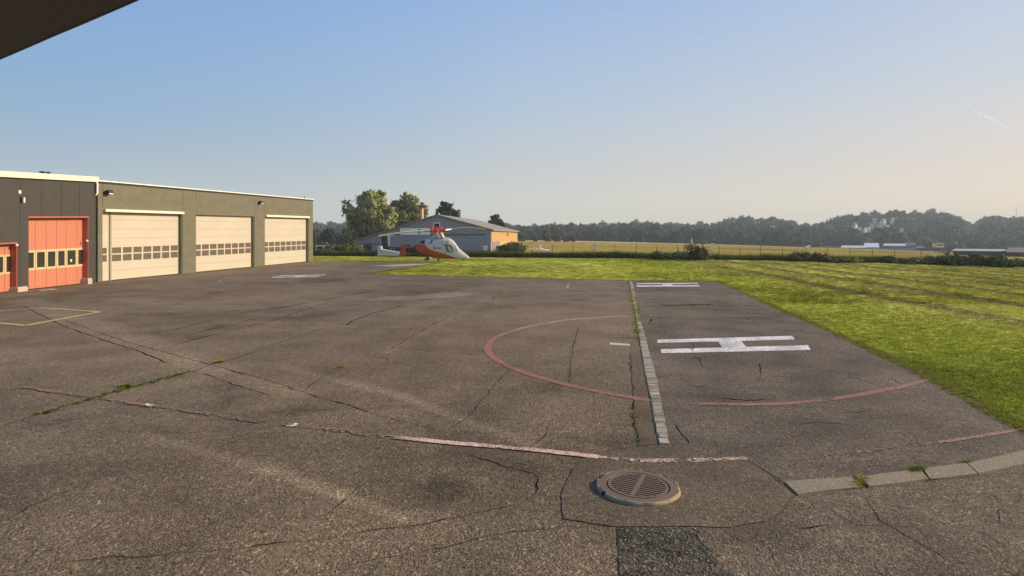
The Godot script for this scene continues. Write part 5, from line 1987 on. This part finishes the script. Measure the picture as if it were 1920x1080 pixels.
# ================================================================== fence and hedge bushes
func fence() -> void:
	var t := thing("wire_fence", "thin wire fence with dark posts between meadow and cornfield", "fence", Vector3(fence_line[3].x, 0, fence_line[3].y))
	var tops := []
	for i in range(1, fence_line.size() - 1):
		var a := fence_line[i]
		var b := fence_line[i + 1]
		var n := int((b - a).length() / 2.35)
		for k in n:
			var p := a.lerp(b, float(k) / n) + Vector2(0, -2.2)
			if p.x < -2.0:
				continue
			var y := gy(p.x, p.y)
			var st := begin()
			var lean := rng.randf_range(-0.05, 0.05)
			tube(st, [Vector3(p.x, y - 0.1, p.y), Vector3(p.x + lean, y + rng.randf_range(1.55, 1.8), p.y)], [0.035, 0.03], 6)
			part("post", st, bark, t)
			tops.append(Vector3(p.x, y, p.y))
	for h in [0.5, 1.0, 1.5]:
		var st := begin()
		for i in tops.size() - 1:
			tube(st, [tops[i] + Vector3.UP * h, tops[i + 1] + Vector3.UP * h], [0.004, 0.004], 3, false)
		part("wire", st, M.steel, t)
	for q in [[1317, 489, 1.35, 1.9, "tall dark bush beside the metal gate frame"], [1300, 488, 2.6, 1.0, "low dark bush left of the gate frame bush"], [1248, 487, 1.6, 1.0, "low rounded bush far left of the gate frame"],
			[1511, 491, 1.2, 1.7, "dark bush below the pale box on its stand"], [1551, 492, 1.0, 1.5, "narrow bush right of the pale box on its stand"], [1682, 494, 0.9, 1.1, "tiny bush on the fence below the pale flat hall"],
			[1772, 497, 1.6, 1.5, "dark bush left of the bush pair before the long low hall"], [1793, 498, 1.5, 1.6, "round dark bush before the left end of the long low hall"], [1826, 499, 1.9, 2.0, "large dark bush before the middle of the long low hall"], [1864, 500, 2.0, 1.9, "broad dark bush before the right end of the long low hall"], [1906, 502, 1.6, 1.5, "bush before the brown red building at the right edge"], [1885, 501, 1.2, 1.7, "slim bush just left of the brown red building"], [1735, 496, 2.4, 0.9, "low spreading bush below the cabin on stilts"], [1590, 493, 2.2, 0.8, "low spreading bush below the grey white halls"]]:
		var p := land_at(q[0], q[1])
		bush("fence_bush", q[4], p + Vector3(0, -0.05, -1.2), q[2], q[3] * (0.72 if q[0] > 1400 else 1.0), Color(0.105, 0.120, 0.045), 1000, 0.15)

# ================================================================== things on the airfield
func hall(called: String, label: String, px0: float, px1: float, top: float, base: float, deep: float, wall: Color, roof: Color, gable: float, windows := 0, group := "") -> Node3D:
	var p := land_at((px0 + px1) * 0.5, base)
	var d := -p.z
	var x0 := (px0 - 960.0) / F * d
	var x1 := (px1 - 960.0) / F * d
	var y1 := at_depth(0, top, d).y
	var t := thing(called, label, "hall", Vector3((x0 + x1) * 0.5, p.y, p.z), group)
	var hh := y1 - p.y
	var turn := atan2(p.x, -p.z)
	t.rotation.y = -turn
	var w := (x1 - x0) * 0.5 * cos(turn)
	var eave := hh * (1.0 - gable)
	var st := begin()
	box(st, Vector3(0, eave * 0.5 - 0.5, -deep * 0.5), Vector3(w * 2, eave + 1.0, deep))
	part("wall", st, mat(wall, 0.7), t, false)
	st = begin()
	if gable > 0.01:
		hexa(st, [Vector3(-w - 0.3, eave + 0.003, 0.4), Vector3(w + 0.3, eave + 0.003, 0.4), Vector3(w + 0.3, eave + 0.003, -deep - 0.4), Vector3(-w - 0.3, eave + 0.003, -deep - 0.4), Vector3(-w * 0.96, hh, -deep * 0.45), Vector3(w * 0.96, hh, -deep * 0.45), Vector3(w * 0.96, hh, -deep * 0.55), Vector3(-w * 0.96, hh, -deep * 0.55)])
	else:
		box(st, Vector3(0, hh + 0.1, -deep * 0.5), Vector3(w * 2 + 0.5, 0.2, deep + 0.5))
	part("roof", st, mat(roof, 0.6), t, false)
	for i in windows:
		st = begin()
		var x := lerpf(-w, w, (i + 0.5) / windows)
		box(st, Vector3(x, eave * 0.55, 0.03), Vector3(w * 1.3 / windows, eave * 0.32, 0.08))
		part("window", st, M.glass, t, false)
	return t

func airfield_things() -> void:
	hall("low_hall", "low pale grey roofed hall left of the white tent", 1577, 1622, 460.8, 467.0, 16, Color(0.22, 0.24, 0.28), Color(0.50, 0.52, 0.55), 0.6)
	hall("white_tent", "bright white hipped tent on the far airfield", 1620, 1648, 455.8, 467.8, 14, Color(0.62, 0.62, 0.62), Color(0.82, 0.82, 0.82), 0.65, 3)
	hall("flat_hall", "long pale flat hall right of the white tent", 1656, 1698, 457.0, 468.6, 14, Color(0.26, 0.28, 0.31), Color(0.60, 0.60, 0.60), 0.3, 8)
	hall("office_building", "blue grey windowed building at the right end of the flat hall", 1697, 1716, 456.5, 469.6, 12, Color(0.30, 0.34, 0.42), Color(0.45, 0.47, 0.50), 0.0, 5)
	hall("dark_hall", "dark low hall left of the cabin on stilts", 1717, 1750, 462.5, 471.0, 12, Color(0.10, 0.11, 0.13), Color(0.16, 0.17, 0.19), 0.2, 4)
	hall("long_hall", "long low hall with a pale green grey roof behind dark bushes", 1786, 1888, 467.8, 479.5, 16, Color(0.075, 0.08, 0.075), Color(0.34, 0.37, 0.35), 0.25, 10)
	hall("brown_building", "brown red building at the right edge of the airfield", 1889, 1945, 465.0, 482.5, 14, Color(0.16, 0.075, 0.055), Color(0.20, 0.14, 0.12), 0.45, 2)
	hall("roof_hut", "tiny white hut beside the roof of the long low hall", 1836, 1850, 467.2, 474.0, 5, Color(0.62, 0.60, 0.56), Color(0.70, 0.70, 0.68), 0.4)
	# cabin on stilts
	var p := land_at(1759, 474)
	var d := -p.z
	var s := d / F
	var t := thing("control_cabin", "beige control cabin standing on dark stilts", "tower", p)
	var st := begin()
	box(st, Vector3(0, s * 14.0, 0), Vector3(s * 14, s * 7.5, s * 12))
	part("cabin", st, mat(Color(0.62, 0.50, 0.34), 0.7), t, false)
	st = begin()
	box(st, Vector3(0, s * 18.1, 0), Vector3(s * 15.5, s * 0.8, s * 13))
	part("roof", st, M.grey, t, false)
	st = begin()
	box(st, Vector3(0, s * 14.6, s * 6.02), Vector3(s * 12, s * 2.2, s * 0.1))
	part("window", st, M.glass, t, false)
	for q in [[-1, -1], [1, -1], [1, 1], [-1, 1]]:
		st = begin()
		tube(st, [Vector3(q[0] * s * 4.5, -0.5, q[1] * s * 4), Vector3(q[0] * s * 3.5, s * 10.4, q[1] * s * 3.5)], [s * 0.7, s * 0.6], 6)
		part("stilt", st, M.dark_wall, t, false)
	for q in [[1764, 474.5, "beige van parked under the cabin on stilts"], [1774, 475, "pale van parked right of the cabin on stilts"], [1337.5, 459.6, "small white van far across the cornfield"]]:
		p = land_at(q[0], q[1])
		s = -p.z / F
		t = thing("parked_van", q[2], "van", p)
		st = begin()
		hexa(st, [Vector3(-4 * s, 0.25, 1.5 * s), Vector3(4 * s, 0.25, 1.5 * s), Vector3(4 * s, 0.25, -1.5 * s), Vector3(-4 * s, 0.25, -1.5 * s), Vector3(-3.9 * s, 3.6 * s, 1.3 * s), Vector3(2.4 * s, 3.6 * s, 1.3 * s), Vector3(2.4 * s, 3.6 * s, -1.3 * s), Vector3(-3.9 * s, 3.6 * s, -1.3 * s)])
		part("body", st, M.cream if q[0] > 1400 else M.white, t, false)
		st = begin()
		box(st, Vector3(0.4 * s, 2.6 * s, 1.42 * s), Vector3(3.2 * s, 0.9 * s, 0.12))
		part("window", st, M.glass, t, false)
		for x in [-2.4, 2.4]:
			for z in [-1.3, 1.3]:
				st = begin()
				lathe(st, Vector3(x * s, 0.3, z * s), [[0.001, -0.1], [0.32, -0.1], [0.32, 0.1], [0.001, 0.1]], 12, Basis(Vector3(1, 0, 0), PI / 2))
				part("wheel", st, M.black, t, false)
	# pale box on a stand, square sign, mast and gate frame
	p = land_at(1514, 478)
	t = thing("pale_box", "pale yellow equipment box on a thin stand in the cornfield", "equipment box", p)
	d = -p.z
	s = d / F
	st = begin()
	hexa(st, [Vector3(-4 * s, 12.5 * s, 2 * s), Vector3(4 * s, 13.2 * s, 2 * s), Vector3(4 * s, 13.2 * s, -2 * s), Vector3(-4 * s, 12.5 * s, -2 * s), Vector3(-4 * s, 16 * s, 2 * s), Vector3(4.5 * s, 18.6 * s, 2 * s), Vector3(4.5 * s, 18.6 * s, -2 * s), Vector3(-4 * s, 16 * s, -2 * s)])
	part("housing", st, M.cream, t, false)
	st = begin()
	tube(st, [Vector3(0, -0.2, 0), Vector3(0, 13 * s, 0)], [0.06, 0.06], 6)
	part("stand", st, M.grey, t, false)
	p = land_at(1113, 473)
	t = thing("square_sign", "square pale sign on a post in the cornfield", "sign", p)
	s = -p.z / F
	st = begin()
	box(st, Vector3(0, 8.6 * s, 0), Vector3(7.5 * s, 7.0 * s, 0.12))
	part("plate", st, M.grey, t, false)
	st = begin()
	box(st, Vector3(0, 8.6 * s, 0.08), Vector3(5.0 * s, 4.6 * s, 0.04))
	part("face", st, M.white, t, false)
	st = begin()
	tube(st, [Vector3(0, -0.2, -0.1), Vector3(0, 9 * s, -0.1)], [0.05, 0.05], 6)
	part("post", st, M.grey, t, false)
	p = land_at(1297, 459)
	s = -p.z / F
	t = thing("white_mast", "thin white mast far across the cornfield", "mast", p)
	st = begin()
	tube(st, [Vector3(0, -0.2, 0), Vector3(0, 6 * s, 0), Vector3(0, 12.5 * s, 0)], [0.9 * s, 0.7 * s, 0.5 * s], 8)
	part("pole", st, M.white, t, false)
	st = begin()
	box(st, Vector3(0, 5 * s, 0), Vector3(2.4 * s, 1.6 * s, 1.2 * s))
	part("cabinet", st, M.white, t, false)
	p = land_at(1299, 488)
	t = thing("gate_frame", "dark metal gate frame in the fence beside the tall bush", "gate", p + Vector3(0, 0, -2.0))
	s = -(p.z - 2.0) / F
	st = begin()
	for x in [-7.0, 7.0]:
		tube(st, [Vector3(x * s, -0.1, 0), Vector3(x * s, 27 * s, 0)], [0.05, 0.05], 6)
	tube(st, [Vector3(-7 * s, 27 * s, 0), Vector3(7 * s, 27 * s, 0)], [0.05, 0.05], 6)
	tube(st, [Vector3(-7 * s, 12 * s, 0), Vector3(7 * s, 12 * s, 0)], [0.04, 0.04], 6)
	part("frame", st, mat(Color(0.12, 0.10, 0.08), 0.7), t, false)
	st = begin()
	for k in 5:
		tube(st, [Vector3((-5 + k * 2.5) * s, 0, 0), Vector3((-5 + k * 2.5) * s, 12 * s, 0)], [0.02, 0.02], 5)
	part("bar", st, mat(Color(0.12, 0.10, 0.08), 0.7), t, false)
	# light aircraft
	var o := at_depth(1010, 478, 108.0)
	o.y = gy(o.x, o.z)
	t = thing("light_aircraft", "small white light aircraft with raised wing parked behind the fence", "aircraft", o)
	s = 108.0 / F
	var yb: float = at_depth(0, 473, 108.0).y - o.y
	st = begin()
	tube(st, [Vector3(-16 * s, yb + 7 * s, 0), Vector3(-6 * s, yb + 4.6 * s, 0), Vector3(2 * s, yb + 4.4 * s, 0), Vector3(12 * s, yb + 3.6 * s, 0), Vector3(19 * s, yb + 2.4 * s, 0), Vector3(21.5 * s, yb + 2.0 * s, 0)], [0.7 * s, 1.6 * s, 3.2 * s, 3.4 * s, 2.2 * s, 0.5 * s], 14)
	part("fuselage", st, M.white, t, false)
	st = begin()
	hexa(st, [Vector3(0, yb + 5.5 * s, 1.2), Vector3(8 * s, yb + 5.5 * s, 1.2), Vector3(8 * s, yb + 5.5 * s, 0.5), Vector3(0, yb + 5.5 * s, 0.5), Vector3(-22 * s, yb + 14.5 * s, 7.0), Vector3(-19 * s, yb + 14.0 * s, 7.0), Vector3(-19 * s, yb + 13.6 * s, 6.9), Vector3(-22 * s, yb + 14.0 * s, 6.9)])
	part("wing", st, M.white, t, false)
	st = begin()
	hexa(st, [Vector3(0, yb + 5.5 * s, -0.5), Vector3(8 * s, yb + 5.5 * s, -0.5), Vector3(8 * s, yb + 5.0 * s, -0.5), Vector3(0, yb + 5.0 * s, -0.5), Vector3(6 * s, yb + 5.5 * s, -6.0), Vector3(10 * s, yb + 5.5 * s, -6.0), Vector3(10 * s, yb + 5.2 * s, -6.0), Vector3(6 * s, yb + 5.2 * s, -6.0)])
	part("wing", st, M.white, t, false)
	st = begin()
	hexa(st, [Vector3(1 * s, yb + 7 * s, 0.06), Vector3(7 * s, yb + 7 * s, 0.06), Vector3(7 * s, yb + 7 * s, -0.06), Vector3(1 * s, yb + 7 * s, -0.06), Vector3(2.2 * s, yb + 15 * s, 0.05), Vector3(4.2 * s, yb + 15 * s, 0.05), Vector3(4.2 * s, yb + 15 * s, -0.05), Vector3(2.2 * s, yb + 15 * s, -0.05)])
	part("tail_fin", st, M.white, t, false)
	st = begin()
	tube(st, [Vector3(8 * s, yb + 6.6 * s, 0), Vector3(12 * s, yb + 7.2 * s, 0), Vector3(16 * s, yb + 5.0 * s, 0)], [0.6 * s, 1.3 * s, 0.5 * s], 10)
	part("canopy", st, M.glass, t, false)
	for x in [3.0, 14.0]:
		st = begin()
		tube(st, [Vector3(x * s, yb + 2 * s, 0), Vector3(x * s, 0.15, 0)], [0.05, 0.05], 6)
		lathe(st, Vector3(x * s, 0.18, 0), [[0.001, -0.06], [0.18, -0.06], [0.18, 0.06], [0.001, 0.06]], 12, Basis(Vector3(1, 0, 0), PI / 2))
		part("wheel_leg", st, M.black, t, false)

func small_things() -> void:
	# white low trailer behind the tail of the helicopter
	var d := 78.0
	var c := at_depth(731, 480, d)
	var t := thing("white_trailer", "long white low trailer behind the black helicopter tail", "trailer", Vector3(c.x, 0, c.z))
	var s := d / F
	var y := 0.16
	var st := begin()
	hexa(st, [Vector3(-14 * s, y, 0.8), Vector3(23 * s, y, 0.8), Vector3(23 * s, y, -0.8), Vector3(-14 * s, y, -0.8), Vector3(-13 * s, 14.0 * s, 0.7), Vector3(23 * s, 7.0 * s, 0.7), Vector3(23 * s, 7.0 * s, -0.7), Vector3(-13 * s, 14.0 * s, -0.7)])
	part("cover", st, mat(Color(0.42, 0.43, 0.45), 0.5), t, false)
	st = begin()
	hexa(st, [Vector3(-21 * s, y, 0.82), Vector3(-14.1 * s, y, 0.82), Vector3(-14.1 * s, y, -0.82), Vector3(-21 * s, y, -0.82), Vector3(-20 * s, 20.0 * s, 0.7), Vector3(-14.1 * s, 19.0 * s, 0.7), Vector3(-14.1 * s, 19.0 * s, -0.7), Vector3(-20 * s, 20.0 * s, -0.7)])
	part("hatch", st, mat(Color(0.42, 0.43, 0.45), 0.5), t, false)
	# white framed shelter beyond the end of the pale hangar
	d = 90.0
	c = at_depth(607, 474, d)
	t = thing("framed_shelter", "small white framed shelter with dark openings past the pale hangar", "shelter", Vector3(c.x, 0, c.z))
	s = d / F
	var y0 := at_depth(0, 474.5, d).y
	var y1 := at_depth(0, 461.5, d).y
	st = begin()
	for x in [-14.0, -1.0, 12.0]:
		box(st, Vector3(x * s, y1 * 0.5, 0), Vector3(0.10, y1, 0.10))
	box(st, Vector3(-1 * s, y1 + 0.05, 0), Vector3(27 * s, 0.14, 0.14))
	box(st, Vector3(-1 * s, y0 + 0.05, 0), Vector3(27 * s, 0.08, 0.08))
	part("frame", st, M.white, t, false)
	st = begin()
	box(st, Vector3(-7.5 * s, (y0 + y1) * 0.5, -0.1), Vector3(11 * s, (y1 - y0) * 0.7, 0.06))
	part("panel", st, M.black, t, false)
	st = begin()
	box(st, Vector3(5.5 * s, (y0 + y1) * 0.5, -0.1), Vector3(11 * s, (y1 - y0) * 0.75, 0.06))
	part("panel", st, mat(Color(0.10, 0.11, 0.07), 0.4), t, false)
	c = at_depth(624, 474, d)
	t = thing("white_post", "short white marker post right of the framed shelter", "post", Vector3(c.x, 0, c.z))
	st = begin()
	tube(st, [Vector3(0, -0.1, 0), Vector3(0, at_depth(0, 463, d).y, 0), Vector3(0, at_depth(0, 462, d).y, 0)], [0.15, 0.15, 0.06], 10)
	part("post", st, M.white, t, false)
	# contrails
	for q in [[1819, 203, 1907, 248, 13.0, "brightest short contrail high over the right edge"], [968, -1, 1040, 9, 3.2, "faint contrail at the top edge of the sky"], [1112, 18, 1210, 40, 3.0, "faint longer contrail in the upper middle sky"], [1303, 73, 1342, 80, 2.4, "faintest short contrail below the others"]]:
		var a := at_depth(q[0], q[1], 9000.0)
		var b := at_depth(q[2], q[3], 9000.0)
		var o := thing("contrail_cloud", q[5], "contrail", (a + b) * 0.5)
		st = begin()
		var dir := (b - a).normalized()
		var n := Vector3(0.40, 0.31, 0.87)                # broad flank of the flattened vapour band
		n = (n - dir * n.dot(dir)).normalized()
		var side := dir.cross(n)
		var k := 24
		for i in k:
			var rings := []
			for e in [i, i + 1]:
				var f := float(e) / k
				var w: float = q[4] * sin(PI * clampf(f * 1.0 + 0.02, 0.0, 1.0)) * (1.35 - f) * (1.0 + 0.25 * na.get_noise_1d(e * 40.0))
				var ring := []
				for m in 10:
					var an := TAU * m / 10
					ring.append(a.lerp(b, f) + side * cos(an) * w + n * sin(an) * w * 0.06)
				rings.append(ring)
			for m in 10:
				var m2 := (m + 1) % 10
				quad(st, rings[0][m], rings[0][m2], rings[1][m2], rings[1][m])
		part("vapour", st, mat(Color(0.97, 0.97, 0.97), 1.0), o)

# ================================================================== hills
func hills() -> void:
	var houses := []
	for q in [[1255, 433], [1275, 428], [1300, 435], [1311, 434], [1325, 433], [1175, 427], [1336, 426], [1378, 422], [1420, 427], [1450, 434], [1493, 427], [1498, 434], [1506, 431], [1515, 429], [1528, 432], [1561, 440], [1598, 438], [1612, 436], [1621, 441], [1628, 436], [1640, 421], [1652, 427], [1656, 421], [1663, 433], [1673, 420], [1691, 439], [1712, 419], [1603, 433], [1645, 431], [1634, 427]]:
		var p := land_at(q[0], q[1] + 1.5)
		var tried := 0
		while -p.z > 960.0 and tried < 12:
			tried += 1
			p = land_at(q[0], q[1] + 1.5 + tried)
		if -p.z < 470.0:
			p = Vector3(p.x * 520.0 / -p.z, 0, -520.0)
			p.y = gy(p.x, p.z)
		houses.append(p)
	var first: Node3D = null
	var seed_house := 0
	for p in houses:
		var t := thing("village_house", "small pale gabled house among the trees on the far hillside", "house", p, "houses on the wooded hillside")
		var s = -p.z / 700.0
		var w = rng.randf_range(2.6, 4.4) * s
		var hh = rng.randf_range(1.6, 2.6) * s
		var rise := rng.randf_range(3.2, 5.5)
		var st := begin()
		box(st, Vector3(0, (rise + hh) * 0.5 - 0.5, 0), Vector3(w, rise + hh + 1.0, w * 0.9))
		part("wall", st, mat(Color(0.80, 0.78, 0.74) * rng.randf_range(0.8, 1.0), 0.8), t, false)
		st = begin()
		var y = rise + hh
		hexa(st, [Vector3(-w * 0.6, y + 0.003, w * 0.55), Vector3(w * 0.6, y + 0.003, w * 0.55), Vector3(w * 0.6, y + 0.003, -w * 0.55), Vector3(-w * 0.6, y + 0.003, -w * 0.55), Vector3(-w * 0.58, y + w * 0.4, 0.05), Vector3(w * 0.58, y + w * 0.4, 0.05), Vector3(w * 0.58, y + w * 0.4, -0.05), Vector3(-w * 0.58, y + w * 0.4, -0.05)])
		part("roof", st, mat(Color(0.30, 0.24, 0.21) * rng.randf_range(0.7, 1.3), 0.8), t, false)
		t.rotation.y = rng.randf_range(-0.6, 0.6)
	# woods
	var meshes := []
	for k in 3:
		var st := begin()
		for i in 5:
			var a := rng.randf() * TAU
			clump(st, Vector3(cos(a) * 0.42, rng.randf_range(0.45, 1.25), sin(a) * 0.42), Vector3(0.62, 0.58, 0.62), 75, 0.20, Color.WHITE, 0.25)
		clump(st, Vector3(0, 1.3, 0), Vector3(0.6, 0.55, 0.6), 90, 0.18, Color.WHITE, 0.25)
		clump(st, Vector3(0, 0.4, 0), Vector3(0.75, 0.4, 0.75), 70, 0.22, Color.WHITE, 0.25)
		meshes.append(mesh_of(st, leafy))
	var lots := [[], [], []]
	var count := 0
	for i in 26000:
		if count > 7500:
			break
		var d := rng.randf_range(425.0, 1010.0)
		var b := rng.randf_range(-0.75, 1.15)
		var x := b * d
		var z := -d
		if b < 0.02 and d < 470.0:
			continue
		if clearing(x, z) > 0.5:
			continue
		var wood := nb.get_noise_2d(x * 0.25, z * 0.25)
		if d < 930.0 and d > 520.0 and wood < -0.35 and rng.randf() < 0.7:
			continue
		if b > 0.5 and b < 0.68 and d < 470.0:
			continue
		var near_house := false
		for h in houses:
			var hd: Vector3 = h
			if absf(x - hd.x * d / -hd.z) < 5.5 and d > -hd.z - 70.0 and d < -hd.z + 5.0:
				near_house = true
				break
		if near_house:
			continue
		var s := rng.randf_range(3.6, 7.2)
		if d > 930.0:
			s *= (0.55 + 0.9 * sstep(-0.25, 0.35, nb.get_noise_1d(x * 1.4))) * rng.randf_range(0.75, 1.2)
		if d < 520.0:
			s *= 0.8
		var v := rng.randf_range(0.7, 1.25)
		var c := Color(0.045, 0.058, 0.030).lerp(Color(0.10, 0.10, 0.045), rng.randf() * rng.randf())
		if rng.randf() < 0.12:
			c = Color(0.034, 0.046, 0.030)
		lots[i % 3].append([spot(Vector3(x, gy(x, z) - 0.3 * s, z), s, rng.randf_range(0.8, 1.25)), Color(c.r * v, c.g * v, c.b * v)])
		count += 1
	var t := Node3D.new()
	t.name = "hillside_woods"
	add_child(t)
	t.set_meta("kind", "stuff")
	t.set_meta("label", "hazy mixed woods covering the far hills")
	for k in 3:
		scatter("crowns", meshes[k], lots[k], "", t)
	# spire and mast on the crest
	var p := Vector3(0.229 * 930.0, 0, -930.0)
	p.y = gy(p.x, p.z)
	var sp := thing("church_spire", "thin dark pointed church spire on the wooded crest", "church spire", p)
	var ty := at_depth(0, 413.5, 930.0).y - p.y
	var st := begin()
	box(st, Vector3(0, ty * 0.3, 0), Vector3(3.2, ty * 0.6, 3.2))
	part("tower", st, mat(Color(0.35, 0.33, 0.30), 0.8), sp, false)
	st = begin()
	tube(st, [Vector3(0, ty * 0.6, 0), Vector3(0, ty, 0)], [2.0, 0.1], 8)
	part("spire", st, M.dark_wall, sp, false)
	p = Vector3(0.822 * 900.0, 0, -900.0)
	p.y = gy(p.x, p.z)
	sp = thing("radio_mast", "hair thin radio mast on the crest at the right edge", "mast", p)
	ty = at_depth(0, 386.0, 900.0).y - p.y
	st = begin()
	tube(st, [Vector3.ZERO, Vector3(0, ty, 0)], [0.35, 0.15], 6)
	part("mast", st, M.grey, sp, false)
	st = begin()
	tube(st, [Vector3(0, ty * 0.75, 0), Vector3(0, ty * 0.8, 0)], [0.7, 0.7], 8)
	part("antenna", st, M.grey, sp, false)
